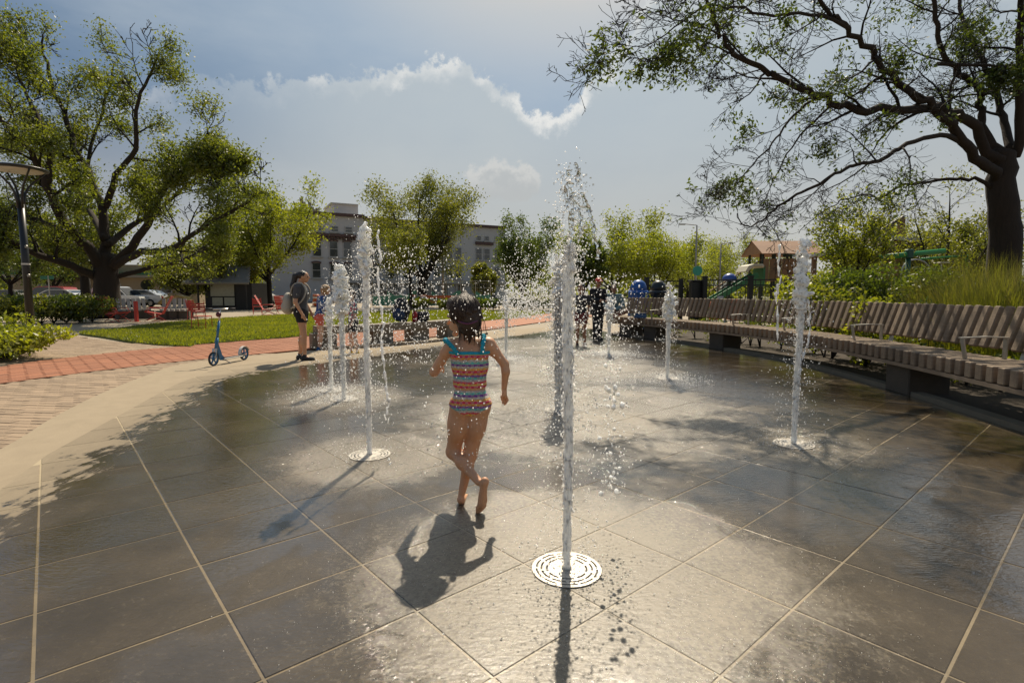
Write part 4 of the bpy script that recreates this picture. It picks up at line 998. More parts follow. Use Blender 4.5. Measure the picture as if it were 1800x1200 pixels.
MB().box(sgn, (.28, .05, .75)).build('banner', mat('yellow_sign', (.62, .35, .06), .6), root); MB().tube([(sgn.x + .2, 40, 0), (sgn.x + .2, 40, sgn.z + .5)], .035, 6).build('pole', M_STEEL, root)

# ---------------------------------------------------------------- red park furniture
M_RED = mat('red_enamel', (0.50, 0.045, 0.028), 0.45, 0.1)
def lounge_chair(loc, rz, label):
    """tall-backed steel mesh lounge chair on crossed sled legs"""
    root = tag(empty('lounge_chair', loc, rz), label, 'chair', 'red lounge chairs')
    def sl(name, p, q, n, w):                                  # strip of slats between two points of the side profile
        for k in range(n):
            u = (k + .5) / n; c = Vector(p).lerp(Vector(q), u); d = (Vector(q) - Vector(p)); a = math.atan2(d.z, d.x)
            MB().box(c, (d.length / n * .78, w, .014), Euler((0, -a, 0)).to_matrix().to_4x4()).build(name, M_RED, root, local=True)
    sl('seat_slat', (.30, 0, .40), (-.28, 0, .30), 7, .56); sl('back_slat', (-.28, 0, .30), (-.66, 0, 1.05), 9, .56)
    for s in (-1, 1):
        y = .29 * s; MB().tube([(.34, y, .41), (-.28, y, .29), (-.68, y, 1.08)], .016, 6).build('side_frame', M_RED, root, local=True, smooth=True)
        MB().tube([(-.42, y, .55), (.2, y, .58), (.3, y, .42)], .014, 6).build('armrest', M_RED, root, local=True, smooth=True)
        MB().tube([(.28, y, .40), (-.35, y, .015), (.1, y, .015)], .014, 6).build('leg', M_RED, root, local=True, smooth=True)
        MB().tube([(-.25, y, .31), (.35, y, .015)], .014, 6).build('leg', M_RED, root, local=True, smooth=True)
    return root
def upright_chair(loc, rz, label):
    root = tag(empty('cafe_chair', loc, rz), label, 'chair', 'red upright chairs')
    for k in range(6): MB().box((-.18 + k * .07, 0, .45), (.05, .42, .012)).build('seat_slat', M_RED, root, local=True)
    for k in range(5): MB().box((-.23 - .012 * k, 0, .60 + k * .062), (.012, .42, .045)).build('back_slat', M_RED, root, local=True)
    for s in (-1, 1):
        y = .22 * s; MB().tube([(.20, y, .45), (.22, y, 0)], .012, 6).build('leg', M_RED, root, local=True); MB().tube([(-.29, y, .92), (-.2, y, .44), (-.24, y, 0)], .012, 6).build('leg', M_RED, root, local=True)
        MB().tube([(.2, y, .44), (-.2, y, .44)], .012, 6).build('side_rail', M_RED, root, local=True)
    MB().tube([(.2, -.22, .43), (.2, .22, .43)], .011, 6).build('front_rail', M_RED, root, local=True); MB().tube([(-.22, -.22, .18), (-.22, .22, .18)], .009, 6).build('stretcher', M_RED, root, local=True)
    return root
lounge_chair(at(205, 22.4), R(-8), 'red lounge chair leaning back beside the huge trunk')
lounge_chair(at(271, 23.0), R(205), 'red lounge chair turned to face the one by the trunk')
lounge_chair(at(472, 29), R(20), 'red lounge chair tilted near the maple beyond the path')
lounge_chair(at(497, 30), R(100), 'red lounge chair beside the woman with the backpack')
upright_chair(at(353, 17.6), R(95), 'red upright chair standing on the lawn behind the scooter')
upright_chair(at(343, 23.0), R(70), 'red upright chair on the path behind the lawn chair')
upright_chair(at(452, 30), R(-60), 'red upright chair between the kiosk and tilted lounge chair')
for px, D, lab in ((238, 22.4, 'red square bollard in front of the slatted bench'), (333, 25.0, 'red square bollard at the end of the slatted benches')):
    b = at(px, D); root = tag(empty('bollard', b), lab, 'bollard', 'red bollards by the path')
    MB().box(b + Vector((0, 0, .42)), (.12, .12, .84), bev=.01).build('post', M_RED, root); MB().box(b + Vector((0, 0, .012)), (.22, .22, .024)).build('base_plate', M_RED, root); MB().box(b + Vector((0, 0, .85)), (.13, .13, .02), bev=.006).build('cap', M_RED, root)
# grey slatted benches beyond the lawn
M_PALEW = mat('silvered_timber', (.36, .33, .30), .8, .2, 4, objvar=.15)
def slat_bench(p0, p1, label):
    p0, p1 = Vector(p0), Vector(p1); root = tag(empty('slatted_bench', (p0 + p1) / 2), label, 'bench', 'slatted benches beyond the lawn')
    u = (p1 - p0).normalized(); n = Vector((-u.y, u.x, 0)); n = n if n.y > 0 else -n; L = (p1 - p0).length; m4 = Matrix((u, n, Vector((0, 0, 1)))).transposed().to_4x4(); k = int(L / .2)
    ps = MB().box((0, 0, 0), (.13, .55, .09)).build('seat_slat', M_PALEW, root, local=True); pb = MB().box((0, 0, .22), (.13, .05, .45)).build('back_slat', M_PALEW, root, local=True)
    for i in range(k):
        c = p0 + u * (i + .5) * (L / k); ms = Matrix.Translation(c + Vector((0, 0, .43))) @ m4; mb_ = Matrix.Translation(c + n * .3 + Vector((0, 0, .5))) @ m4 @ Matrix.Rotation(R(-14), 4, 'X')
        if i == 0: ps.matrix_local = wmat(root).inverted() @ ms; pb.matrix_local = wmat(root).inverted() @ mb_
        else: share(ps, 'seat_slat', root, ms); share(pb, 'back_slat', root, mb_)
    for f in (.12, .5, .88): MB().box(p0.lerp(p1, f) + Vector((0, 0, .19)), (.5, .45, .38), m4).build('leg', M_CONC, root)
slat_bench(at(208, 24.2), at(262, 25.2), 'pale slatted bench between the two facing lounge chairs')
slat_bench(at(280, 24.2), at(327, 24.6), 'pale slatted bench under the yellow arch')
b = at(313, 27); root = tag(empty('yellow_arch', b), 'curved yellow arched canopy behind the slatted bench', 'canopy')
mb = MB()
arc = [(-.85, .72), (-.6, .92), (-.25, 1.05), (.1, 1.09), (.42, 1.02), (.62, .85), (.74, .55)]
MB().extrude([(x, z) for x, z in arc] + [(x * .96, z - .09) for x, z in arc[::-1]], .6, Matrix.Translation(b)).build('arch_shell', mat('yellow_paint', (.34, .23, .06), .6), root)
for x in (-.8, .7): MB().bar(b + Vector((x, 0, 0)), b + Vector((x, 0, .62)), .06).build('post', M_BLACK, root)

# ---------------------------------------------------------------- parked cars beyond the hedge
M_TYRE = mat('tyre', (.015, .015, .015), .8); M_RIM = mat('rim', (.45, .45, .45), .3, metal=.8); M_CGL = mat('car_glass', (.02, .025, .03), .05, spec=.8)
def car(loc, rz, col, label, suv=False):
    root = tag(empty('parked_car', loc, rz), label, 'car', 'cars parked beyond the hedge')
    pm = mat('car_paint_%d' % int(col[0] * 1000 + col[2] * 10), col, .25, .03, coat=.8)
    h = 1.72 if suv else 1.45; L = 2.3
    body = [(-L, .35), (L, .35), (L + .02, .62), (L - .12, .88), (1.0, .98), (-L + .1, 1.0), (-L - .04, .7)]
    MB().extrude(body, 1.78).build('body', pm, root, local=True)
    cab = [(1.05, .97), (.35, h - .06), (.1, h), (-1.3, h), (-1.75, h - .08), (-2.15, .99)] if suv else [(1.15, .97), (.35, h - .05), (.05, h), (-.9, h), (-1.25, h - .08), (-1.95, .99)]
    c = MB().extrude(cab, 1.5).build('cabin', pm, root, local=True)
    for s in (-1, 1):
        w = [(x * .9, .99 + (z - .97) * .84) for x, z in cab]
        MB().extrude([(x, z) for x, z in w], .02, Matrix.Translation((0, s * .752, .02))).build('side_window', M_CGL, c, local=True)
        for x in (-1.4, 1.4):
            wh = MB().lathe([(.2, -.1), (.33, -.09), (.33, .09), (.2, .1)], 18, (x, s * .82, .33), Euler((R(90), 0, 0)).to_matrix().to_4x4()).build('wheel', M_TYRE, root, True, local=True)
            MB().lathe([(.02, -.012), (.2, -.012), (.21, .012), (.02, .02)], 14, (x, s * .93, .33), Euler((R(90 * s), 0, 0)).to_matrix().to_4x4()).build('rim', M_RIM, wh, local=True)
        MB().box((L - .02, s * .62, .72), (.12, .3, .12), bev=.03).build('headlight', mat('lamp_glass', (.7, .7, .68), .1), root, local=True)
        MB().box((-L - .0, s * .65, .78), (.1, .22, .18), bev=.03).build('tail_light', mat('tail_glass', (.4, .02, .02), .2), root, local=True)
    f = MB().extrude([(1.07, 1.0), (.40, h - .08), (.37, h - .08), (1.03, 1.0)], 1.36, Matrix.Translation((.015, 0, 0))).build('windscreen', M_CGL, c, local=True)
for px, D, rz, col, lab, sv in ((84, 44, 185, (.30, .012, .015), 'dark red parked car behind the hedge and lamp post', True), (122, 42.5, 4, (.62, .62, .60), 'white parked car nose to the red one', False), (212, 46, 0, (.6, .6, .6), 'white parked car seen between the huge trunk and slatted bench', True),
                         (248, 47, 180, (.5, .52, .54), 'silver parked car behind the pale slatted bench', False), (30, 46, 0, (.35, .34, .32), 'grey parked car at the picture edge behind the hedge', False), (455, 47, 0, (.6, .6, .58), 'white parked car behind the tilted red chair', False), (690, 56, 0, (.55, .57, .6), 'pale car parked before the grey building shopfronts', False)):
    car(at(px, D), R(rz), col, lab, sv)
b = at(88, 41); root = tag(empty('street_sign', b), 'small green street sign on a post before the tan building', 'sign')
MB().tube([b, b + Vector((0, 0, 2.5))], .04, 6).build('post', M_STEEL, root); MB().box(b + Vector((-.1, 0, 2.35)), (1.0, .04, .26)).build('sign_plate', M_GREEN, root)
# ---------------------------------------------------------------- construction fence, barrels before the grey building
M_MESH = mat('green_netting', (.10, .30, .22), .8); M_ORANGE = mat('orange_plastic', (.60, .13, .03), .5); M_WHITE = mat('white_paint', (.7, .68, .64), .6)
root = tag(empty('site_fence', at(740, 48)), 'chain fence with green netting in front of the grey building', 'fence')
p0, p1 = at(655, 48), at(862, 48)
for k in range(9):
    c = p0.lerp(p1, k / 8); MB().tube([c, c + Vector((0, 0, 2.3))], .05, 6).build('post', M_STEEL, root)
    if k < 8:
        d = p0.lerp(p1, (k + 1) / 8); mb = MB()
        for z in (.1, 2.25): mb.bar(c + Vector((0, 0, z)), d + Vector((0, 0, z)), .035)
        for q in range(1, 7): e = c.lerp(d, q / 7); mb.bar(e + Vector((0, 0, .1)), e + Vector((0, 0, 2.25)), .012)
        for q in range(1, 7): mb.bar(c + Vector((0, 0, .1 + q * .31)), d + Vector((0, 0, .1 + q * .31)), .012)
        mb.build('mesh_panel', M_STEEL, root)
        hts = [1.15 + .25 * math.sin(k * 2.1 + q) for q in range(5)]
        n = MB(); vs = []
        for q in range(5): e = c.lerp(d, q / 4); vs += [tuple(e + Vector((0, -.06 + .03 * math.sin(q * 3), .05))), tuple(e + Vector((0, -.06, hts[q] if k % 3 else .9)))]
        n.add(vs, [(2 * q, 2 * q + 2, 2 * q + 3, 2 * q + 1) for q in range(4)]); n.build('netting', M_MESH, root)
for px, D, lab in ((726, 44, 'orange traffic drum beside the slim straight trunk'), (745, 44, 'orange traffic drum under the vase-shaped tree'), (556, 46, 'orange traffic drum behind the blond child')):
    b = at(px, D); root = tag(empty('traffic_drum', b), lab, 'traffic drum', 'orange traffic drums')
    MB().lathe([(.33, .06), (.31, .5), (.29, .52), (.27, 1.0), (.2, 1.06)], 14, b).build('drum', M_ORANGE, root, True); MB().lathe([(.45, 0), (.45, .06)], 14, b).build('base', M_TYRE, root)
    for z, r_ in ((.3, .325), (.72, .288)): MB().lathe([(r_, z), (r_, z + .14)], 14, b, caps=False).build('band', M_WHITE, root, True)
b = at(777, 44); root = tag(empty('barricade', b), 'low orange and white barricade beside the netted fence', 'barricade')
for z in (.45, .85): MB().box(b + Vector((0, 0, z)), (2.6, .04, .25)).build('board', M_ORANGE, root)
for x in (-1.1, 1.1): MB().bar(b + Vector((x, .05, 0)), b + Vector((x, .05, 1.05)), .07).build('leg', M_WHITE, root)
for px, D, lab in ((779, 46, 'bare utility pole before the grey building shopfronts'),):
    b = at(px, D); root = tag(empty('utility_pole', b), lab, 'pole'); MB().lathe([(.11, 0), (.08, 6.5)], 8, b).build('shaft', mat('grey_pole', (.3, .28, .25), .7), root, True); MB().box(b + Vector((0, 0, .05)), (.4, .4, .1)).build('base_plate', M_STEEL, root)

# ---------------------------------------------------------------- playground fence, bins, signs, street lights
def iron_fence(pts, label, h=1.15, posts=None):
    root = tag(empty('iron_fence', Vector(pts[0])), label, 'fence', 'black iron fences round the playground')
    for i in range(len(pts) - 1):
        a, b = Vector(pts[i]), Vector(pts[i + 1]); L = (b - a).length
        MB().box(a + Vector((0, 0, h * .53)), (.14, .14, h * 1.06)).build('post', M_BLACK, root); MB().box(a + Vector((0, 0, h * 1.06 + .02)), (.17, .17, .05)).build('post_cap', M_BLACK, root)
        for z in (.12, h - .18, h): MB().bar(a + Vector((0, 0, z)), b + Vector((0, 0, z)), .035, .04).build('rail', M_BLACK, root)
        n = max(2, int(L / .14)); pr = None
        for k in range(1, n):
            c = a.lerp(b, k / n)
            if pr is None: pr = MB().box((0, 0, h / 2 + .03), (.018, .018, h - .1)).build('picket', M_BLACK, root, local=True); pr.matrix_local = wmat(root).inverted() @ Matrix.Translation(c)
            else: share(pr, 'picket', root, Matrix.Translation(c))
    a = Vector(pts[-1]); MB().box(a + Vector((0, 0, h * .53)), (.14, .14, h * 1.06)).build('post', M_BLACK, root)
iron_fence([at(1136, 19), at(1196, 19.3)], 'black iron fence panel just right of the blue bin', 1.62)
iron_fence([at(1238, 18.6), at(1318, 18.0), at(1400, 17.4)], 'black iron fence in front of the playhouse slide', 1.64)
iron_fence([at(1480, 21), at(1600, 21.5), at(1720, 22)], 'black iron fence behind the shrubs and grasses', 1.64)
iron_fence([at(1040, 30), at(1125, 29)], 'far iron fence behind the seated person', 1.1)
b = at(1225, 18.9); root = tag(empty('gate_box', b), 'black gate cabinet between the two iron fence runs', 'cabinet')
MB().box(b + Vector((0, 0, .8)), (.5, .3, 1.6), bev=.02).build('cabinet', M_BLACK, root); MB().box(b + Vector((0, 0, 1.63)), (.55, .35, .05), bev=.01).build('lid', M_BLACK, root)
def bin_(px, D, colm, label, wid=.62):
    b = at(px, D); root = tag(empty('litter_bin', b), label, 'litter bin', 'bins behind the bench'); n = 18
    mb = MB()
    for k in range(n):                                                         # slatted drum
        a0 = 2 * PI * k / n; mb.box(b + Vector((math.cos(a0) * wid / 2, math.sin(a0) * wid / 2, .62)), (.03, wid * PI / n * .86, 1.1), Matrix.Rotation(a0, 4, 'Z'))
    mb.build('slatted_drum', colm, root)
    MB().lathe([(wid / 2 - .03, .05), (wid / 2 - .03, 1.16)], 18, b).build('liner', colm, root)
    MB().lathe([(wid / 2 + .03, 1.17), (wid / 2 + .03, 1.23), (wid * .46, 1.29)], 20, b).build('rim', colm, root, True)
    MB().lathe([(wid * .44, 1.25), (wid * .42, 1.4), (wid * .33, 1.53), (wid * .18, 1.6), (.02, 1.62)], 20, b).build('dome_lid', colm, root, True)
bin_(1122, 17.0, mat('blue_plastic', (.012, .09, .33), .4), 'bright blue domed recycling bin behind the bench end', .60)
bin_(1157, 17.6, M_BLACK, 'black domed litter bin beside the blue one', .58)
def street_light(px, D, ytop, arm, label):
    b = at(px, D); z = P(px, ytop, D).z; root = tag(empty('street_light', b), label, 'street light', 'tall street lights')
    MB().lathe([(.11, 0), (.06, z)], 8, b).build('pole', mat('grey_pole', (.3, .28, .25), .7), root, True)
    e = b + Vector((arm, 0, z + .1)); MB().tube([b + Vector((0, 0, z - .3)), b + Vector((0, 0, z)), e], .035, 6).build('arm', mat('grey_pole', (.3, .28, .25), .7), root)
    MB().box(e + Vector((arm * .2, 0, -.02)), (abs(arm) * .5, .22, .1), bev=.03).build('luminaire', mat('grey_metal', (.25, .24, .22), .4), root)
street_light(1221, 45, 396, -1.0, 'taller grey street light with its arm towards the fountain')
street_light(1264, 48, 429, .7, 'shorter grey street light before the pale trees')
b = at(1223, 42); root = tag(empty('round_sign', b), 'small round green sign on the street light', 'sign'); z = P(1223, 476, 42).z
MB().lathe([(.38, -.02), (.38, .02)], 18, b + Vector((0, -.2, z)), Euler((R(90), 0, 0)).to_matrix().to_4x4()).build('disc', mat('teal_sign', (.02, .22, .16), .5), root); MB().tube([b, b + Vector((0, 0, z))], .03, 6).build('post', M_STEEL, root)
b = at(1265, 18.35); root = tag(empty('notice_board', b), 'white notice fixed to the iron fence', 'notice')
MB().box(b + Vector((0, -.06, .95)), (.2, .015, .3)).build('sheet', M_WHITE, root); MB().box(b + Vector((0, -.045, .95)), (.23, .01, .33)).build('backing', M_BLACK, root)

# ---------------------------------------------------------------- play house with slide
M_PLAYW = mat('play_timber', (.30, .17, .08), .7, .2, 4, objvar=.1); M_PLAYR = mat('play_roof', (.34, .19, .11), .7, .1, 4, objvar=.08); M_PLG = mat('play_green', (.03, .16, .055), .45); M_PPOST = mat('play_post', (.02, .03, .02), .5)
M_CREAM = mat('cream_plastic', (.50, .46, .34), .5)
def playhouse():
    D = 26; b = at(1352, D); s = D / FPX; root = tag(empty('playhouse', b), 'playground tower with a brown gabled roof and green slide', 'playground tower')
    x0, x1 = at(1326, D).x, at(1400, D).x; zr = P(0, 424, D).z; ze = P(0, 447, D).z; zf = P(0, 470, D).z
    for x in (x0, x0 + .55, x1 - .9, x1):
        for y in (-.7, .7): MB().bar((x, D + y, 0), (x, D + y, ze + .1), .09).build('post', M_PPOST, root)
    rf = empty('roof', b); rf.parent = root; rf.matrix_parent_inverse = wmat(root).inverted()
    ym = D
    for sd in (-1, 1):                                                              # two slopes of boards; the ridge runs to the right
        for k in range(5):
            u = (k + .5) / 5; y = ym + sd * (1.15 * u); z = zr - (zr - ze) * u * 1.08
            MB().box(((x0 + x1) / 2 + .2, y, z), (x1 - x0 + .9, .27, .035), Euler((-sd * math.atan2((zr - ze) * 1.08, 1.15), 0, 0)).to_matrix().to_4x4()).build('roof_board', M_PLAYR, rf)
    g = MB(); g.add([(x0 - .22, ym - 1.1, ze - .02), (x0 - .22, ym + 1.1, ze - .02), (x0 - .22, ym, zr - .03), (x0 - .16, ym - 1.1, ze - .02), (x0 - .16, ym + 1.1, ze - .02), (x0 - .16, ym, zr - .03)], [(0, 1, 2), (5, 4, 3), (0, 3, 4, 1), (1, 4, 5, 2), (2, 5, 3, 0)]); g.build('gable', M_PLAYW, rf)
    for k in range(7):
        x = x0 + (x1 - x0) * (k + .5) / 7; MB().box((x, D - .75, zf - .1), ((x1 - x0) / 7 * .9, .04, .95)).build('panel_board', M_PLAYW, root)
    MB().box(((x0 + x1) / 2, D, zf - .62), (x1 - x0, 1.5, .08)).build('deck', M_PLAYW, root)
    # canopy over the slide head, slide running down to the left
    xa, xb = at(1305, D - 1).x, at(1333, D - 1).x; zc = P(0, 467, D - 1).z
    MB().extrude([(xa - .15, zc - .28), (xa, zc - .02), (xa + .25, zc + .06), (xb - .1, zc + .06), (xb, zc - .1), (xb, zc - .18), (xb - .12, zc - .03), (xa + .25, zc - .03), (xa - .05, zc - .3)], 1.1, Matrix.Translation((0, D - 1, 0))).build('slide_canopy', M_CREAM, root)
    MB().box((xb - .02, D - 1, zc - .5), (.07, 1.1, .9)).build('side_panel', M_PLG, root)
    p, q = Vector((xb - .3, D - 1.2, zf - .5)), Vector((at(1285, D - 1.5).x - 1.6, D - 1.6, .35))
    sl = MB(); sl.bar(p, q, .55, .05); sl.build('slide', M_PLG, root)
    for sd in (-.3, .3): MB().bar(p + Vector((0, sd, .12)), q + Vector((0, sd, .12)), .05, .24).build('slide_side', M_PLG, root)
    for k in range(7):
        c = p.lerp(q, k / 7) + Vector((.9, 1.0, .15)); MB().bar(c, c + Vector((0, 0, .75)), .03).build('baluster', M_CREAM, root)
    MB().bar(p + Vector((.9, 1.0, .95)), q + Vector((.9, 1.0, .9)), .05).build('handrail', M_PLAYW, root)
    for k in range(4): MB().box((x1 - .5 + 0, D - .4 + .0, zf + .15 + .2 * k), (.9, .03, .12)).build('green_panel', M_PLG, root)
    bl = at(1281, D - 1); MB().lathe([(.33, 0), (.31, .18), (.21, .3), (.06, .36)], 14, Vector((bl.x, D - 1, P(0, 494, D - 1).z))).build('blue_dome', mat('play_blue', (.03, .08, .32), .4), root, True)
    MB().bar((bl.x, D - 1, 0), (bl.x, D - 1, P(0, 494, D - 1).z + .05), .12).build('dome_post', M_PPOST, root)
    for x_, z_ in ((1258, 534), (1290, 530)):
        pp = P(x_, z_, 22); MB().box((pp.x, 22, pp.z * .5 + .1), (.5, .3, max(.3, pp.z)), bev=.05).build('orange_panel', M_ORANGE, root)
playhouse()
# long shelter with a flat pale roof
def shelter():
    D = 24; a, c = P(1415, 452, D), P(1575, 430, D - 1); root = tag(empty('shelter', (a.x, D, 0)), 'open timber shelter with a pale sloping roof behind the shrubs', 'shelter')
    M_ROOFP = mat('pale_roof', (.45, .44, .42), .5, .1, 2); M_POSTW = mat('shelter_timber', (.22, .13, .07), .75, .2, 4)
    m_ = P(1500, 442, D - .5)
    r_ = MB().bar(a, m_, 3.0, .12); r_.build('roof_sheet', M_ROOFP, root); e = m_ + Vector((.0, 0, .55)); MB().bar(e, P(1590, 428, D - 1), 3.0, .14).build('roof_sheet', M_ROOFP, root)
    for px in (1432, 1470, 1490, 1540, 1556, 1582):
        t = P(px, 445, D - .8); MB().bar((t.x, D - .8, 0), (t.x, D - .8, t.z + .02), .16).build('post', M_POSTW, root)
    MB().bar(a + Vector((0, -1.2, -.14)), m_ + Vector((0, -1.2, -.14)), .1, .18).build('beam', M_POSTW, root); MB().bar(e + Vector((0, -1.2, -.16)), P(1588, 428, D - 1) + Vector((0, -1.2, -.16)), .1, .18).build('beam', M_POSTW, root)
    for k in range(8): t = P(1480 + k * 5, 470, D - .8); MB().bar((t.x, D - .8, .9), (t.x, D - .8, t.z), .03).build('baluster', M_POSTW, root)
    # raking climbing frame posts above the roof
    for px, y in ((1585, 383), (1562, 398)):
        t = P(px, y, D + 1.5); MB().bar((t.x, D + 1.5, 0), t, .22).build('tall_post', M_POSTW, root)
    MB().bar(P(1548, 405, D + 1.5), P(1588, 381, D + 1.5), .14, .12).build('raking_beam', M_BLACK, root)
    for px in range(1520, 1600, 9): t = P(px, 372 + abs(px - 1590) * .7, D + 1.6)
shelter()
def play_bar():
    D = 19; a, c = P(1548, 452, D), P(1660, 441, D); root = tag(empty('play_bar', (a.x, D, 0)), 'bright green overhead play bar above the dark shrubs', 'play equipment')
    M_BG = mat('bright_green', (.04, .28, .06), .4)
    MB().tube([a, c], .09, 12).build('beam', M_BG, root, True); m_ = a.lerp(c, .44); MB().box(m_ + Vector((0, 0, .02)), (.22, .24, .32), bev=.03).build('hub', mat('dark_green', (.01, .07, .04), .5), root)
    MB().tube([m_, (m_.x, D, 0)], .08, 10).build('post', mat('dark_green', (.01, .07, .04), .5), root, True)
    d = P(1620, 455, D + 1); e = P(1700, 449, D + 2); MB().tube([d, e, Vector((e.x, e.y, 0))], .045, 8).build('lower_rail', M_BG, root, True)
    arc_ = [P(1610 + 25 * math.cos(q), 478 - 22 * math.sin(q), D + 1) for q in [PI * k / 10 for k in range(11)]]; MB().tube(arc_ + [Vector((arc_[-1].x, D + 1, 0))], .03, 6).build('climbing_hoop', M_STEEL, root, True)
    t = P(1655, 462, D + .5); MB().box(t, (.35, .35, .04), bev=.015).build('seat_plate', M_CREAM, root); MB().tube([t, (t.x, t.y, 0)], .025, 6).build('seat_post', M_STEEL, root)
play_bar()
b = at(1330, 22.5); root = tag(empty('play_border', b), 'low brown timber border of the play area behind the fence', 'timber edging')
MB().bar(at(1285, 22.5) + Vector((0, 0, .62)), at(1420, 22.5) + Vector((0, 0, .62)), .2, .1).build('top_rail', M_PLAYW, root); MB().bar(at(1285, 22.5) + Vector((0, 0, .3)), at(1420, 22.5) + Vector((0, 0, .3)), .12, .5).build('board', M_PLAYW, root)

# ---------------------------------------------------------------- kick scooter
def scooter():
    A, B = G(376, 643), G(429.5, 632.5)                            # front and rear wheel contact points
    root = tag(empty('kick_scooter', (A + B) / 2), 'blue kick scooter parked upright on the dry edge of the pad', 'scooter')
    u = (B - A); L = u.length; u.normalize(); n = Vector((-u.y, u.x, 0)); up = Vector((0, 0, 1)); m4 = Matrix((u, n, up)).transposed().to_4x4(); rw = .118
    M_BLUE = mat('scooter_blue', (.02, .13, .28), .35, .05); M_RUB = mat('rubber', (.02, .018, .018), .7); M_SIL = mat('silver_tube', (.5, .48, .44), .3, metal=.8)
    def W(s, d, z): return A + u * s + n * d + up * z
    for nm, s in (('front_wheel', 0), ('rear_wheel', L)):
        ty = MB(); ring = [(rw - .018, -.014), (rw - .004, -.014), (rw, -.006), (rw, .006), (rw - .004, .014), (rw - .018, .014)]
        ty.lathe([(r_, z) for r_, z in ring] + [ring[0]], 28, W(s, 0, rw), m4 @ Matrix.Rotation(R(90), 4, 'X'), caps=False)
        w = ty.build('wheel', M_RUB, root, True)
        rm = MB(); rm.lathe([(rw - .03, -.011), (rw - .016, -.011), (rw - .016, .011), (rw - .03, .011), (rw - .03, -.011)], 28, W(s, 0, rw), m4 @ Matrix.Rotation(R(90), 4, 'X'), caps=False)
        for k in range(5):
            a_ = 2 * PI * k / 5 + .3; c = W(s, 0, rw); d = u * math.cos(a_) + up * math.sin(a_); rm.bar(c + d * .012, c + d * (rw - .022), .014, .022, up=n)
        rm.lathe([(.022, -.02), (.022, .02)], 12, W(s, 0, rw), m4 @ Matrix.Rotation(R(90), 4, 'X')); rm.build('rim', M_BLUE, w)
    # fork, head tube, steerer, handlebar
    lean = lambda z: .052 + (z - .20) * .24
    for d in (-.024, .024): MB().bar(W(0, d, rw), W(.045, d, .29), .012, .035, up=n).build('fork', M_SIL, root)
    MB().tube([W(lean(.28), 0, .28), W(lean(.46), 0, .46)], .026, 12).build('head_tube', M_BLUE, root, True)
    MB().tube([W(lean(.46), 0, .46), W(lean(.74), 0, .74)], .02, 12).build('steerer', M_BLUE, root, True)
    MB().tube([W(lean(.74), 0, .74), W(lean(.93), 0, .93)], .015, 10).build('upper_stem', M_SIL, root, True)
    hb = W(lean(.94), 0, .94); hd = (n * -.9 + u * .55).normalized()
    MB().tube([hb - hd * .19, hb + hd * .19], .013, 10).build('handlebar', M_SIL, root, True)
    for s_ in (-1, 1): MB().tube([hb + hd * s_ * .12, hb + hd * s_ * .225], .02, 10).build('grip', M_RUB, root, True)
    MB().ball(W(lean(.84) - .03, .0, .85), (.045, .035, .045), 12, 8).build('bell', mat('bell_red', (.10, .01, .015), .35), root, True)
    MB().extrude([(.06, .42), (.10, .42), (.20, .16), (.30, .085), (.30, .055), (.17, .075), (.12, .13)], .03, Matrix.Translation(A) @ m4).build('neck_brace', M_BLUE, root)
    MB().bar(W(.2, 0, .09), W(L - .10, 0, .085), .105, .022, bev=.008).build('deck', M_SIL, root); MB().bar(W(.22, 0, .104), W(L - .2, 0, .099), .09, .006).build('grip_tape', M_RUB, root)
    for d in (-.02, .02): MB().bar(W(L - .14, d, .085), W(L, d, rw), .010, .03, up=n).build('rear_stay', M_SIL, root)
    fn = [(math.cos(q) * (rw + .018), math.sin(q) * (rw + .018)) for q in [R(20 + 15 * k) for k in range(12)]]; fi = [(x * .93, z * .93) for x, z in fn[::-1]]
    MB().extrude(fn + fi, .05, Matrix.Translation(W(L, 0, rw)) @ m4).build('mudguard', mat('white_plastic', (.6, .57, .52), .45), root)
    MB().tube([W(.28, 0, .07), W(.30, -.10, .008)], .007, 6).build('kickstand', M_SIL, root)
scooter()

# ---------------------------------------------------------------- bags on the granite bench
M_DKB = mat('dark_fabric', (.02, .022, .028), .9, .4, 8, .4, 60); M_RDB = mat('red_fabric', (.30, .02, .025), .85)
def blob(center, size, seed, lump=.16, seg=18, rings=12, flat=.0):
    mb = MB(); mb.ball((0, 0, 0), 1.0, seg, rings); rr_ = np.random.default_rng(seed); ph = rr_.uniform(0, 6, 6); V = []
    for x, y, z in mb.v:
        k = 1 + lump * (math.sin(3 * x + ph[0]) * math.sin(2.6 * y + ph[1]) + .6 * math.sin(5 * z + ph[2] + 3 * x) + .4 * math.sin(7 * y + ph[3]))
        z2 = max(z * k, -1 + flat); V.append((center[0] + x * k * size[0], center[1] + y * k * size[1], center[2] + z2 * size[2]))
    mb.v = V; return mb
b = P(706, 565, 13.0); b.z = .49; root = tag(empty('backpack', b), 'dark backpack standing on the granite bench', 'backpack')
blob(b + Vector((0, 0, .30)), (.22, .15, .30), 3, .10, flat=.05).build('pack_body', M_DKB, root, True); blob(b + Vector((-.04, -.13, .2)), (.15, .07, .16), 4, .08).build('front_pocket', mat('navy_fabric', (.02, .04, .09), .9), root, True)
for s in (-.09, .09): MB().tube([b + Vector((s, .14, .52)), b + Vector((s, .21, .4)), b + Vector((s, .17, .12))], .018, 6).build('strap', M_DKB, root, True)
b = P(729, 560, 13.25); b.z = .49; root = tag(empty('red_bottle', b), 'small red bottle beside the dark backpack', 'bottle'); MB().lathe([(.06, 0), (.065, .02), (.065, .2), (.05, .24), (.03, .25), (.03, .28)], 12, b).build('bottle_body', M_RDB, root, True); MB().lathe([(.034, .28), (.034, .32)], 12, b).build('cap', M_BLACK, root)
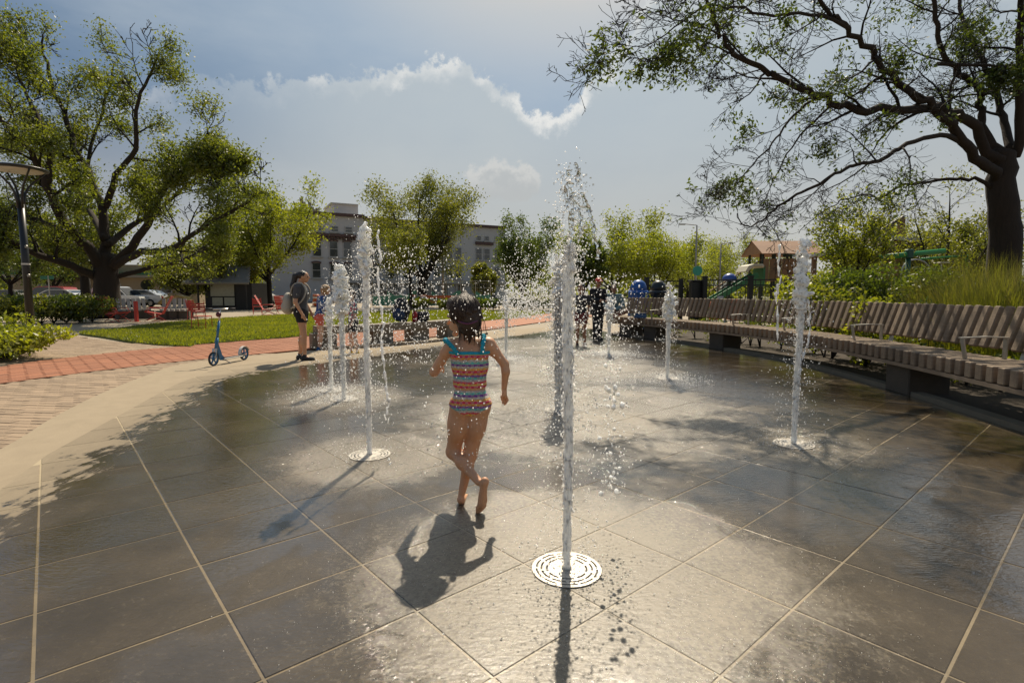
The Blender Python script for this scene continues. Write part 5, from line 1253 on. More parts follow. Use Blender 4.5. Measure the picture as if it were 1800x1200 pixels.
b = P(742, 558, 13.5); b.z = .49; root = tag(empty('tote_bag', b), 'open black bag at the end of the things on the granite bench', 'bag')
MB().lathe([(.09, 0), (.16, .03), (.19, .16), (.17, .26), (.155, .255), (.17, .16), (.14, .05), (.02, .03)], 14, b).build('bag_body', M_DKB, root, True); MB().tube([b + Vector((-.15, 0, .24)), b + Vector((-.08, 0, .36)), b + Vector((.08, 0, .36)), b + Vector((.15, 0, .24))], .012, 6).build('handle', M_DKB, root, True)
# things on the timber bench
b = P(1125, 549, 14.2); b.z = .546; root = tag(empty('lunch_box', b), 'small blue box on the bench beside the brown bag', 'box'); MB().box(b + Vector((0, 0, .06)), (.3, .2, .12), bev=.015).build('box_body', mat('box_blue', (.03, .10, .24), .5), root); MB().box(b + Vector((0, 0, .13)), (.31, .21, .02), bev=.006).build('lid', M_BLACK, root)
# ---------------------------------------------------------------- bodies: one implicit surface per figure, meshed with surface nets
class Sdf:
    def __init__(s, vox): s.vox = vox; s.pr = []
    def cone(s, a, b, ra, rb, k=.02): s.pr.append(('c', np.array(a, float), np.array(b, float), ra, rb, k)); return s
    def ell(s, c, r, k=.02, rot=None):
        m = np.eye(3) if rot is None else np.array((rot if isinstance(rot, Matrix) else Euler(rot).to_matrix()).to_3x3() if isinstance(rot, Matrix) else Euler(rot).to_matrix())
        s.pr.append(('e', np.array(c, float), np.array(r, float), m, None, k)); return s
    def copy(s, idx=None): q = Sdf(s.vox); q.pr = list(s.pr) if idx is None else [s.pr[i] for i in idx]; return q
    def bounds(s):
        lo = np.full(3, 1e9); hi = -lo
        for p in s.pr:
            if p[0] == 'c': l = np.minimum(p[1] - p[3], p[2] - p[4]); h = np.maximum(p[1] + p[3], p[2] + p[4])
            else: m = p[2].max(); l = p[1] - m; h = p[1] + m
            lo = np.minimum(lo, l); hi = np.maximum(hi, h)
        return lo, hi
    def mesh(s, off=0.0, clip=None, tf=None):
        v = s.vox; lo, hi = s.bounds(); lo = lo - off - 3 * v; hi = hi + off + 3 * v; n = np.ceil((hi - lo) / v).astype(int) + 1
        ax = [lo[i] + v * np.arange(n[i]) for i in range(3)]; F = np.full(n, 0.5)
        for p in s.pr:
            k = p[5]; mg = k + off + 2.5 * v
            if p[0] == 'c': l = np.minimum(p[1] - p[3], p[2] - p[4]) - mg; h = np.maximum(p[1] + p[3], p[2] + p[4]) + mg
            else: m = p[2].max(); l = p[1] - m - mg; h = p[1] + m + mg
            i0 = np.clip(((l - lo) / v).astype(int), 0, n - 1); i1 = np.clip(((h - lo) / v).astype(int) + 2, 1, n)
            sl = tuple(slice(a, b) for a, b in zip(i0, i1)); X, Y, Z = np.meshgrid(*[ax[i][sl[i]] for i in range(3)], indexing='ij', sparse=True)
            if p[0] == 'c':
                a, b = p[1], p[2]; d = b - a; dd = max(1e-9, d @ d); px, py, pz = X - a[0], Y - a[1], Z - a[2]
                t = np.clip((px * d[0] + py * d[1] + pz * d[2]) / dd, 0, 1); D = np.sqrt((px - t * d[0]) ** 2 + (py - t * d[1]) ** 2 + (pz - t * d[2]) ** 2) - (p[3] + (p[4] - p[3]) * t)
            else:
                m = p[3]; px, py, pz = X - p[1][0], Y - p[1][1], Z - p[1][2]
                q = [(m[0, i] * px + m[1, i] * py + m[2, i] * pz) for i in range(3)]; r = p[2]
                k0 = np.sqrt(sum((q[i] / r[i]) ** 2 for i in range(3))); k1 = np.sqrt(sum((q[i] / r[i] ** 2) ** 2 for i in range(3))) + 1e-9; D = k0 * (k0 - 1) / k1
            f = F[sl]; h_ = np.clip(.5 + .5 * (f - D) / k, 0, 1); F[sl] = f + (D - f) * h_ - k * h_ * (1 - h_)
        F -= off
        if clip is not None:
            X, Y, Z = np.meshgrid(*ax, indexing='ij', sparse=True); F = np.maximum(F, clip(X, Y, Z))
        return surface_nets(F, lo, v)
def surface_nets(F, lo, v):
    S = F < 0; c = [(i, j, k) for i in (0, 1) for j in (0, 1) for k in (0, 1)]; n = np.array(F.shape) - 1
    sl = lambda o: tuple(slice(o[i], o[i] + n[i]) for i in range(3))
    cnt = sum(S[sl(o)].astype(np.int8) for o in c); act = (cnt > 0) & (cnt < 8); idx = np.argwhere(act); m = len(idx)
    acc = np.zeros((m, 3)); w = np.zeros(m); i, j, k = idx.T
    for a in c:
        for ax in range(3):
            if a[ax] == 0:
                b = list(a); b[ax] = 1; fa = F[i + a[0], j + a[1], k + a[2]]; fb = F[i + b[0], j + b[1], k + b[2]]; x = (fa < 0) != (fb < 0)
                t = np.where(x, fa / np.where(x, fa - fb, 1), 0); pos = np.tile(np.array(a, float), (m, 1)); pos[:, ax] += t
                acc += pos * x[:, None]; w += x
    V = (idx + acc / np.maximum(w, 1)[:, None]) * v + lo
    gid = np.full(act.shape, -1, np.int32); gid[i, j, k] = np.arange(m); Q = []
    for ax in range(3):
        u, t = [(1, 2), (2, 0), (0, 1)][ax]
        A = np.take(S, range(F.shape[ax] - 1), ax); B = np.take(S, range(1, F.shape[ax]), ax); e = np.argwhere(A != B); e = e[(e[:, u] > 0) & (e[:, t] > 0) & (e[:, u] < n[u]) & (e[:, t] < n[t])]
        ia = A[tuple(e.T)]; q = []
        for du, dt in ((-1, -1), (0, -1), (0, 0), (-1, 0)):
            p = e.copy(); p[:, u] += du; p[:, t] += dt; q.append(gid[tuple(p.T)])
        q = np.stack(q, 1); q[~ia] = q[~ia][:, ::-1]; Q.append(q)
    Q = np.concatenate(Q); return V, Q[(Q >= 0).all(1)]
def sdf_obj(name, sd, m, parent, off=0.0, clip=None, M=None, relax=2):
    V, Q = sd.mesh(off, clip)
    for _ in range(relax):                                           # light smoothing of the net
        A = np.zeros_like(V); C = np.zeros(len(V))
        for a, b in ((0, 1), (1, 2), (2, 3), (3, 0)):
            np.add.at(A, Q[:, a], V[Q[:, b]]); np.add.at(C, Q[:, a], 1); np.add.at(A, Q[:, b], V[Q[:, a]]); np.add.at(C, Q[:, b], 1)
        V = V * .5 + .5 * A / np.maximum(C, 1)[:, None]
    if M is not None: V = V @ np.array(M.to_3x3()).T + np.array(M.translation)
    return finish(name, np_mesh(name, V, Q), m, parent, smooth=True)

def skin_mat(name, col):
    m = mat(name, col, .48, .10, 14, .08, 160); p = m.node_tree.nodes['Principled BSDF']; p.inputs['Subsurface Weight'].default_value = .12; p.inputs['Subsurface Radius'].default_value = (.02, .008, .004); return m
SK_TAN = skin_mat('skin_tan', (.60, .31, .17)); SK_LIGHT = skin_mat('skin_light', (.58, .36, .25)); SK_DARK = skin_mat('skin_brown', (.30, .15, .09))
def hair_mat(name, col, rough=.35): return mat(name, col, rough, .35, 5, .9, 26, stretch=(6, 6, .7))
H_WET = hair_mat('wet_brown_hair', (.048, .026, .015), .5); H_DARK = hair_mat('dark_hair', (.014, .010, .009)); H_BLOND = hair_mat('blond_hair', (.36, .22, .10), .5); H_BROWN = hair_mat('brown_hair', (.07, .04, .025))
def cloth(name, col, var=.12, scale=7): return mat(name, col, .88, var, scale, .25, 90)

# ---------------------------------------------------------------- the running girl, seen from behind
def crochet_mat():
    m = bpy.data.materials.new('crochet'); m.use_nodes = True; t = NT(m.node_tree); p = m.node_tree.nodes['Principled BSDF']
    g = t.n('ShaderNodeNewGeometry'); s = t.n('ShaderNodeSeparateXYZ'); t.l(g.outputs['Position'], s.inputs[0])
    zig = t.n('ShaderNodeTexVoronoi'); zig.inputs['Scale'].default_value = 85; t.l(g.outputs['Position'], zig.inputs['Vector'])
    z = t.math('ADD', s.outputs[2], t.math('MULTIPLY', t.math('SUBTRACT', zig.outputs['Distance'], .3), .006))
    u = t.math('FRACT', t.math('MULTIPLY', t.math('SUBTRACT', z, .40), 1 / .171))
    cr = t.n('ShaderNodeValToRGB'); cr.color_ramp.interpolation = 'CONSTANT'; e = cr.color_ramp.elements
    cols = [(.12, .50, .48), (.22, .06, .32), (.75, .32, .03), (.75, .04, .11), (.80, .38, .04), (.60, .56, .46), (.20, .06, .34), (.14, .55, .48), (.62, .58, .50), (.80, .30, .03), (.70, .04, .14), (.82, .46, .05), (.75, .05, .10), (.52, .50, .46)]
    for i, c in enumerate(cols):
        if i == 0: el = e[0]
        elif i == 1: el = e[1]
        else: el = e.new(i / len(cols))
        el.position = i / len(cols); el.color = c + (1,)
    t.l(u, cr.inputs[0])
    ck = t.n('ShaderNodeTexChecker'); ck.inputs['Scale'].default_value = 1.0; t.l(t.mapping(g.outputs['Position'], (62, 0, 58)), ck.inputs[0])
    cr2 = t.mix(.55, cr.outputs[0], (.62, .55, .42)); col = t.mix(t.math('MULTIPLY', ck.outputs['Fac'], .55), cr.outputs[0], cr2)
    col = t.mix(t.math('MULTIPLY', t.smooth(zig.outputs['Distance'], .35, .7), .6), col, t.mix(.5, col, (.25, .04, .12)))
    t.l(col, p.inputs['Base Color']); p.inputs['Roughness'].default_value = .9
    b = t.n('ShaderNodeBump'); b.inputs['Strength'].default_value = .9; b.inputs['Distance'].default_value = .006; t.l(zig.outputs['Distance'], b.inputs['Height']); t.l(b.outputs[0], p.inputs['Normal'])
    return m
def girl():
    D0 = 2.99; g0 = G(812, 888)
    K = lambda x, y, d=0.0: P(x, y, D0 + d)
    root = tag(empty('person', (g0.x, g0.y, 0)), 'girl running barefoot in a striped crochet two-piece swimsuit, seen from behind', 'person')
    b = Sdf(.0048)
    # torso
    b.ell(K(827, 706), (.092, .075, .075), .04); b.ell(K(811, 717, -.025), (.047, .05, .055), .03); b.ell(K(845, 716, -.025), (.047, .05, .055), .03)
    b.ell(K(826, 676), (.088, .066, .085), .04); b.ell(K(826, 640), (.100, .070, .100), .04); b.cone(K(797, 609), K(858, 605), .042, .042, .04)
    b.ell(K(813, 622, -.035), (.04, .03, .05), .03); b.ell(K(842, 621, -.035), (.04, .03, .05), .03)              # shoulder blades
    b.cone(K(824, 608), K(819, 575, .01), .041, .036, .025)
    nt = len(b.pr)
    # head turned to her left
    b.ell(K(817, 549, .005), (.076, .088, .094), .02); b.ell(K(808, 566, .045), (.052, .058, .062), .03); b.ell(K(797, 574, .06), (.024, .024, .022), .02)
    b.cone(K(792, 562, .10), K(788, 568, .115), .009, .012, .012); b.ell(K(801, 566, -.004), (.007, .016, .024), .006, (0, 0, .3)); b.ell(K(800, 587, .085), (.018, .018, .014), .02)
    # right arm
    b.cone(K(860, 609), K(868, 617), .036, .033, .02); b.cone(K(866, 613), K(887, 640, .01), .030, .024, .012); b.cone(K(887, 640, .01), K(889, 654, .0), .0245, .0235, .01); b.cone(K(889, 652), K(886, 684, .02), .0235, .0155, .01)
    b.ell(K(887, 692, .022), (.014, .020, .026), .01)
    for i, (dx, dd, L) in enumerate(((-3.5, .010, 12), (-.5, .016, 14), (2.2, .012, 13.5), (4.2, .004, 10))):
        p0 = K(887 + dx * .8, 697, .02 + dd); p1 = K(888 + dx * 1.1, 697 + L * .55, .026 + dd); p2 = K(886.5 + dx, 697 + L, .018 + dd); b.cone(p0, p1, .0072, .0066, .003); b.cone(p1, p2, .0066, .0055, .003)
    b.cone(K(885, 688, .008), K(881.5, 697, .004), .008, .007, .005); b.cone(K(881.5, 697, .004), K(882, 703, .008), .007, .006, .003)
    # left arm, forearm carried forward
    b.cone(K(792, 611), K(784, 620), .036, .033, .02); b.cone(K(786, 616), K(763, 654, .02), .030, .025, .012); b.cone(K(763, 654, .02), K(772, 650, .19), .026, .017, .01); b.ell(K(775, 647, .225), (.016, .026, .02), .01)
    for i, (dz, L) in enumerate(((-4, .045), (-1.4, .052), (1.2, .05), (3.6, .04))):
        p0 = K(775, 647 + dz, .245); p1 = K(777, 648 + dz * 1.1, .245 + L * .6); p2 = K(780, 651 + dz, .245 + L); b.cone(p0, p1, .0072, .0066, .003); b.cone(p1, p2, .0066, .0056, .003)
    b.cone(K(779, 641, .22), K(783, 638, .25), .008, .0065, .004)
    # standing (right) leg
    b.cone(K(845, 712, .0), K(827, 797, .03), .058, .040, .03); b.ell(K(838, 745, -.012), (.052, .052, .09), .03); b.cone(K(827, 797, .03), K(812, 866, .005), .038, .021, .02); b.ell(K(822, 822, .0), (.033, .036, .055), .02)
    b.ell(K(810, 876, .0), (.021, .028, .024), .012); b.cone(K(811, 880, .0), K(816, 873, .13), .019, .017, .015); b.cone(K(813, 876, .09), K(821, 871, .15), .017, .013, .012)
    for i in range(5): b.cone(K(810 + i * 3.2, 871.5, .145), K(810.5 + i * 3.4, 870.5, .170 - .006 * i), .0085 - .0006 * i, .007 - .0005 * i, .003)
    # lifted (left) leg, sole towards us
    b.cone(K(809, 714, .0), K(797, 792, .045), .060, .040, .03); b.ell(K(804, 748, -.005), (.053, .054, .09), .03); b.ell(K(796, 793, .05), (.036, .038, .04), .02)
    b.cone(K(797, 795, .04), K(842, 847, -.13), .037, .0215, .02); b.ell(K(812, 812, -.035), (.035, .035, .04), .025)
    b.ell(K(852, 846, -.155), (.024, .022, .026), .012); b.cone(K(851, 850, -.155), K(846, 882, -.145), .021, .021, .012); b.cone(K(850, 852, -.15), K(853, 880, -.142), .014, .013, .01); b.ell(K(847, 888, -.145), (.027, .014, .018), .012)
    for i in range(5): b.cone(K(839 + i * 3.4, 891 - (i > 2) * (i - 2) * 2.0, -.14), K(838.5 + i * 3.5, 901 - i * 1.6 - (i > 2) * (i - 2) * 1.5, -.128), .0095 - .0007 * i, .0078 - .0005 * i, .003)
    body = sdf_obj('body', b, SK_TAN, root)
    # swimsuit
    M_CRO = crochet_mat(); tz0 = K(826, 679).z; tz1 = K(826, 617).z; q = b.copy(range(nt))
    sdf_obj('swim_top', q, M_CRO, root, .007, lambda X, Y, Z: np.maximum(np.maximum(tz0 - Z, Z - tz1 - .0 * X), np.abs(X - K(826, 640).x) - .118) + 0 * X + 0 * Y)
    xc = K(827, 700).x; zb = K(826, 729).z; zt = K(826, 683).z
    q2 = Sdf(.0048); q2.pr = b.pr[:6] + [p for p in b.pr if p[0] == 'c' and p[3] in (.058, .060)] + [p for p in b.pr if p[0] == 'e' and tuple(np.round(p[2], 3)) in ((.052, .052, .09), (.053, .054, .09))]
    sdf_obj('swim_bottom', q2, M_CRO, root, .0045, lambda X, Y, Z: np.maximum(zb + .50 * np.abs(X - xc) - Z, Z - zt) + 0 * X + 0 * Y)
    M_TQ = cloth('turquoise_yarn', (.02, .34, .46), .3, 60); rr_ = random.Random(4)
    for pts in ([(805, 623, -.075), (797, 612, -.078), (789, 603, -.062), (783, 597, -.02), (784, 602, .045), (790, 618, .078)], [(847, 621, -.076), (849, 608, -.076), (850, 597, -.055), (850, 591, -.012), (848, 600, .05), (845, 617, .078)]):
        c = [Vector(v) for v in smooth_curve([tuple(K(*p)) for p in pts], 9)]
        MB().tube([v + Vector((rr_.uniform(-.002, .002), 0, rr_.uniform(-.002, .002))) for v in c], [.0115 + .0035 * math.sin(i * 1.9) for i in range(len(c))], 8).build('shoulder_strap', M_TQ, root, True)
    sdf_obj('top_trim', b.copy(range(nt)), M_TQ, root, .0095, lambda X, Y, Z: np.maximum(np.maximum(tz1 - .014 - Z, Z - tz1 - .004), np.abs(X - K(826, 640).x) - .118) + 0 * X + 0 * Y)
    # wet hair: cap, hanging locks, loose strands
    h = Sdf(.0048); h.ell(K(818, 545, -.012), (.084, .091, .091), .02); h.ell(K(826, 566, -.04), (.066, .062, .075), .03); h.ell(K(800, 536, .03), (.05, .06, .05), .03)
    for i in range(16):
        x = 806 + i * 2.3; zl = 590 + 12 * math.sin(i * 1.7) + (6 if 5 < i < 12 else 0); h.cone(K(x - 1, 558, -.085 + .0008 * (i - 8) ** 2), K(x + rr_.uniform(-3, 3), zl, -.062 + .0007 * (i - 8) ** 2), .012, .0035, .008)
    for i in range(22):                                                # combed ridges over the crown
        a_ = -1.3 + i * .125; c0 = K(817, 513, .0); h.cone(c0, K(818 + 29 * math.sin(a_), 550 + rr_.uniform(-6, 8), -.092 * math.cos(a_) - .012), .011, .0085, .0015)
    fx = K(800, 560).x
    sdf_obj('hair', h, H_WET, root, 0, lambda X, Y, Z: np.minimum(np.minimum(.5, 1) + 0 * X + 0 * Y + 0 * Z, -( (X - fx) * -1.0 + (Y - (D0 + .02)) * .8 + (K(0, 556).z - Z) * .55 - .02) * -1.0 if True else 0))
    st = MB()
    for i in range(90):                                                # wet strands combed back over the crown
        a_ = rr_.uniform(-1.45, 1.45); el0 = rr_.uniform(.35, 1.4); pts = []
        for q in range(5):
            e_ = el0 - q * rr_.uniform(.26, .36); w_ = a_ + .06 * math.sin(q + i); c_ = K(818, 547, -.012); pts.append(c_ + Vector((.090 * math.cos(e_) * math.sin(w_), -.097 * math.cos(e_) * math.cos(w_), .097 * math.sin(e_))))
        st.tube(pts, [.0022, .003, .003, .0026, .0012], 4)
    for i in range(26):
        x0 = rr_.uniform(806, 848); d0 = -.09 + .0012 * abs(x0 - 826) + rr_.uniform(-.006, .006); x1 = x0 + rr_.uniform(-5, 8)
        st.tube([K(x0, 560, d0), K((x0 + x1) / 2 + 1, 580, d0 - .004), K(x1, rr_.uniform(594, 612), d0 + .02)], [.0022, .0018, .0008], 4)
    st.tube([K(844, 545, -.05), K(852, 566, -.06), K(855, 585, -.06), K(849, 600, -.055)], [.003, .0025, .002, .001], 4); st.tube([K(840, 540, -.05), K(849, 562, -.055), K(850, 580, -.055)], [.003, .002, .001], 4); st.build('loose_strands', H_WET, root, True)
    gs = [K(787, 556, .06), K(791, 557, .0), K(800, 561, -.055), K(812, 567, -.098), K(824, 569, -.108), K(836, 565, -.09), K(846, 559, -.04), K(848, 556, .02)]
    MB().tube([Vector(v) for v in smooth_curve([tuple(v) for v in gs], 5)], .0055, 6).build('goggle_strap', mat('plum_rubber', (.12, .025, .07), .5), root, True)
girl()

# ---------------------------------------------------------------- generic standing figure, in its own frame (x right, y ahead, z up, 1.70 m)
def figure(label, loc, height, rz, skin, hairm, top, bottom, shoe, arms=None, child=False, sleeve=.5, legs='bare', short=.62, step=.0, nod=0.0, hair='short', lean=0.0, seated=False, vox=.011):
    root = tag(empty('person', loc), label, 'person'); s = height / 1.70; M = Matrix.Translation(Vector(loc)) @ Matrix.Rotation(rz, 4, 'Z') @ Matrix.Scale(s, 4)
    b = Sdf(vox / s); hs = 1.22 if child else 1.0; dz = -.06 if child else 0
    def T(x, y, z): return Vector((x, y + lean * max(0, z - .9), z + dz))
    b.ell(T(0, 0, .95), (.155, .11, .12), .06); b.ell(T(0, -.05, .90), (.13, .08, .09), .05); b.ell(T(0, .005, 1.10), (.13, .09, .13), .06); b.ell(T(0, .005, 1.28), (.155, .105, .15), .06); b.cone(T(-.14, -.01, 1.40), T(.14, -.01, 1.40), .055, .055, .05)
    b.cone(T(0, -.005, 1.42), T(0, .015, 1.52), .055, .05, .03); nt = 6
    hc = T(0, .03 + nod * .05, 1.60 - nod * .02) + Vector((0, 0, .03 if child else 0))
    b.ell(hc + Vector((0, 0, .02)), (.075 * hs, .092 * hs, .09 * hs), .02); b.ell(hc + Vector((0, .03, -.045 * hs)), (.055 * hs, .06 * hs, .06 * hs), .03)
    b.cone(hc + Vector((0, .098 * hs, .005)), hc + Vector((0, .112 * hs, -.022 * hs)), .010, .014, .01); b.ell(hc + Vector((0, .085 * hs, -.062 * hs)), (.022, .014, .008), .008)
    for sd in (-1, 1): b.ell(hc + Vector((sd * .078 * hs, -.005, -.01)), (.010, .02, .032), .008)
    # arms
    A = arms or {}
    for sd, nm in ((-1, 'l'), (1, 'r')):
        sh = T(sd * .185, -.01, 1.39); el = T(*A.get(nm + 'e', (sd * .225, -.03, 1.11))); wr = T(*A.get(nm + 'w', (sd * .225, .05, .88)))
        b.cone(sh, el, .05, .038, .03); b.cone(el, wr, .038, .025, .015); d = (wr - el).normalized(); pc = wr + d * .05; b.ell(pc, (.022, .032, .042), .015)
        side = d.cross(Vector((1, 0, 0))).normalized() if abs(d.x) < .9 else Vector((0, 1, 0)); curl = d.cross(side) * sd
        for i in range(4):
            q = pc + side * (.021 - .014 * i) + d * .03; m_ = q + d * (.035 - .004 * abs(i - 1)) + curl * .006; b.cone(q, m_, .0095, .009, .004); b.cone(m_, m_ + d * .026 + curl * .016, .009, .0075, .004)
        b.cone(pc + side * .028 - d * .015, pc + side * .05 + d * .025, .011, .009, .006)
    # legs
    if not seated:
        for sd in (-1, 1):
            st = step * sd; hp = T(sd * .085, 0, .91); kn = T(sd * .09, .02 + st * .5, .49); an = T(sd * .095, -.015 + st, .10)
            b.cone(hp, kn, .088, .055, .03); b.cone(kn, an, .053, .034, .02); b.ell(kn.lerp(an, .35) + Vector((0, -.02, 0)), (.048, .05, .10), .03); b.cone(an + Vector((0, 0, -.03)), an + Vector((0, .13, -.065)), .036, .028, .02); b.ell(an + Vector((0, -.03, -.05)), (.032, .035, .035), .02)
    else:
        for sd in (-1, 1):                                            # cross-legged on the bench
            hp = T(sd * .09, .02, .93); kn = T(sd * .34, .26, .985); an = T(-sd * .05, .34 + .05 * sd, .93); b.cone(hp, kn, .085, .058, .03); b.cone(kn, an, .053, .036, .02); b.cone(an, an + Vector((-sd * .13, .03, -.01)), .034, .026, .02)
    sdf_obj('body', b, skin, root, M=M)
    # clothes
    q = Sdf(b.vox); q.pr = b.pr[:6]
    for sd, nm in ((-1, 'l'), (1, 'r')):
        sh = T(sd * .185, -.01, 1.39); el = T(*A.get(nm + 'e', (sd * .225, -.03, 1.11))); wr = T(*A.get(nm + 'w', (sd * .225, .05, .88)))
        if sleeve <= 1: q.cone(sh, sh.lerp(el, sleeve), .053, .05 - .006 * sleeve, .03)
        else: q.cone(sh, el, .053, .043, .03); q.cone(el, el.lerp(wr, sleeve - 1), .042, .032, .02)
    hem = .93 + dz; nk = 1.455 + dz
    sdf_obj('shirt', q, top, root, .016, lambda X, Y, Z: np.maximum(hem - Z, Z - nk) + 0 * X + 0 * Y, M)
    q = Sdf(b.vox); q.pr = list(b.pr[:3])
    if not seated:
        for sd in (-1, 1):
            st = step * sd; hp = T(sd * .085, 0, .91); kn = T(sd * .09, .02 + st * .5, .49); an = T(sd * .095, -.015 + st, .10)
            if legs == 'bare': q.cone(hp, hp.lerp(kn, short), .092, .092 - .03 * short, .03)
            else: q.cone(hp, kn, .092, .066, .03); q.cone(kn, an.lerp(kn, .02), .066, .052, .02)
    else:
        for sd in (-1, 1): q.cone(T(sd * .09, .02, .93), T(sd * .09, .02, .93).lerp(T(sd * .34, .26, .985), .7), .09, .075, .03)
    wz = 1.02 + dz; lowz = -1 if legs != 'bare' or seated else .91 + dz - .42 * short
    sdf_obj('shorts' if legs == 'bare' else 'trousers', q, bottom, root, .013, lambda X, Y, Z: np.maximum(Z - wz, lowz - Z) + 0 * X + 0 * Y, M)
    if shoe is not None and not seated:
        for sd in (-1, 1):
            q = Sdf(b.vox); an = T(sd * .095, -.015 + step * sd, .10); an.z = .10 + dz; q.cone((an.x, an.y - .03, .04 + dz), (an.x, an.y + .15, .03 + dz), .042, .038, .02); q.cone((an.x, an.y - .015, .05 + dz), (an.x, an.y, .095 + dz), .042, .04, .02)
            fl = dz
            sdf_obj('shoe', q, shoe, root, .004, lambda X, Y, Z: (fl + .002 - Z) + 0 * X + 0 * Y, M)
    h = Sdf(b.vox); h.ell(hc + Vector((0, -.018, .035)), (.085 * hs, .094 * hs, .088 * hs), .02)
    if hair == 'pony': h.cone(hc + Vector((0, -.09, .06)), hc + Vector((0, -.15, .02)), .035, .045, .02); h.cone(hc + Vector((0, -.15, .02)), hc + Vector((0, -.20, -.17)), .052, .052, .03); h.cone(hc + Vector((0, -.20, -.17)), hc + Vector((0, -.20, -.38)), .052, .018, .03)
    if hair == 'bob': h.ell(hc + Vector((0, -.04, -.02)), (.09 * hs, .075 * hs, .10 * hs), .03)
    cy, cz = hc.y, hc.z
    sdf_obj('hair', h, hairm, root, 0, lambda X, Y, Z: np.minimum((Y - cy - .04), np.maximum(cz + .042 * hs - Z, Y - cy - .2)) * 1.0 + 0 * X if True else 0, M)
    for sd in (-1, 1): MB().ball(M @ (hc + Vector((sd * .03 * hs, .082 * hs, .008))), .011 * s, 8, 6).build('eye', mat('eye_dark', (.02, .015, .012), .2), root, True)
    return root, M, hc
def fabric_mat(name, base, spots, scale=22):
    m = bpy.data.materials.new(name); m.use_nodes = True; t = NT(m.node_tree); p = m.node_tree.nodes['Principled BSDF']; g = t.n('ShaderNodeNewGeometry')
    v = t.n('ShaderNodeTexVoronoi'); v.inputs['Scale'].default_value = scale; t.l(g.outputs['Position'], v.inputs['Vector']); cr = t.n('ShaderNodeValToRGB'); cr.color_ramp.interpolation = 'CONSTANT'; e = cr.color_ramp.elements
    cols = [base] + spots
    for i, c in enumerate(cols):
        el = e[i] if i < 2 else e.new(.5); el.position = 0 if i == 0 else .45 + .55 * (i - 1) / len(spots); el.color = tuple(c) + (1,)
    s_ = t.n('ShaderNodeSeparateColor'); t.l(v.outputs['Color'], s_.inputs[0]); t.l(s_.outputs[0], cr.inputs[0]); t.l(cr.outputs[0], p.inputs['Base Color']); p.inputs['Roughness'].default_value = .9
    return m
wp = G(533, 633)
root, M, hc = figure('woman in grey T-shirt and black shorts wearing a pale backpack, standing by the jets', wp, 1.60, R(-84), SK_TAN, H_DARK, cloth('grey_jersey', (.075, .072, .075)), cloth('black_shorts', (.012, .012, .014)), mat('dark_sandal', (.02, .018, .018), .7, .4, 30),
    arms=dict(re=(.235, -.04, 1.12), rw=(.225, .07, .90), le=(-.235, .0, 1.12), lw=(-.2, .12, .92)), sleeve=.62, short=.42, step=.07, nod=.6, hair='pony', vox=.010)
# her backpack is a thing of its own, carried on the back
M_PACK = cloth('pale_canvas', (.42, .38, .31)); bp = tag(empty('backpack', M @ Vector((0, -.3, 1.1))), 'pale grey backpack worn by the woman in the grey T-shirt', 'backpack')
q = Sdf(.010); q.ell(Vector((0, -.235, 1.10)), (.15, .095, .20), .03); q.ell(Vector((0, -.25, 1.0)), (.155, .10, .12), .03); sdf_obj('pack_body', q, M_PACK, bp, M=M); q = Sdf(.010); q.ell(Vector((0, -.315, 1.02)), (.11, .05, .10), .02); sdf_obj('front_pocket', q, M_PACK, bp, M=M)
for sd in (-1, 1): MB().tube([M @ Vector(v) for v in smooth_curve([(sd * .10, -.17, 1.24), (sd * .12, -.10, 1.43), (sd * .12, .04, 1.47), (sd * .14, .13, 1.33), (sd * .17, .05, 1.13), (sd * .14, -.15, 1.0)], 4)], .015, 6).build('strap', M_PACK, bp, True)
MB().tube([M @ Vector(v) for v in ((-.11, -.315, 1.16), (0, -.345, 1.19), (.11, -.315, 1.16))], .006, 6).build('zip', M_BLACK, bp, True)
figure('blond child in a blue flowered shirt and coral shorts looking down', G(563, 614), 1.40, R(-60), SK_LIGHT, H_BLOND, fabric_mat('blue_floral', (.02, .06, .22), [(.30, .34, .40), (.03, .13, .30), (.40, .10, .10)], 26), cloth('coral_cotton', (.60, .13, .09)), mat('blue_shoe', (.02, .10, .25), .6),
    arms=dict(re=(.2, .05, 1.12), rw=(.1, .22, 1.02), le=(-.2, .05, 1.12), lw=(-.1, .22, 1.0)), child=True, sleeve=1.0, short=.5, nod=1.0, lean=.16, hair='bob')
figure('child in a pink and teal shirt and dark shorts behind the water', G(622, 621), 1.26, R(120), SK_LIGHT, H_BROWN, fabric_mat('pink_teal_print', (.16, .30, .32), [(.45, .12, .16), (.40, .42, .42), (.08, .22, .26)], 24), cloth('dark_shorts', (.03, .03, .035)), mat('yellow_shoe', (.55, .36, .04), .6),
    arms=dict(re=(.27, .05, 1.15), rw=(.36, .2, 1.05), le=(-.22, -.02, 1.12), lw=(-.22, .08, .92)), child=True, sleeve=.7, short=.6, step=.06)
figure('person in dark clothes standing behind the tallest spray', G(1021, 607), 1.42, R(150), SK_DARK, H_DARK, cloth('charcoal_top', (.03, .03, .034)), cloth('maroon_shorts', (.13, .03, .03)), M_TYRE, child=True, sleeve=.6, short=.6, step=.05)
_, M, hc = figure('person in black with a red cap standing beside the bench end', G(1050, 598), 1.55, R(200), SK_DARK, H_DARK, cloth('black_top', (.014, .014, .016)), cloth('black_trousers', (.016, .016, .018)), M_TYRE, sleeve=1.9, legs='long', step=.04, arms=dict(re=(.22, .05, 1.12), rw=(.1, .24, 1.12), le=(-.22, .05, 1.12), lw=(-.12, .24, 1.1)))
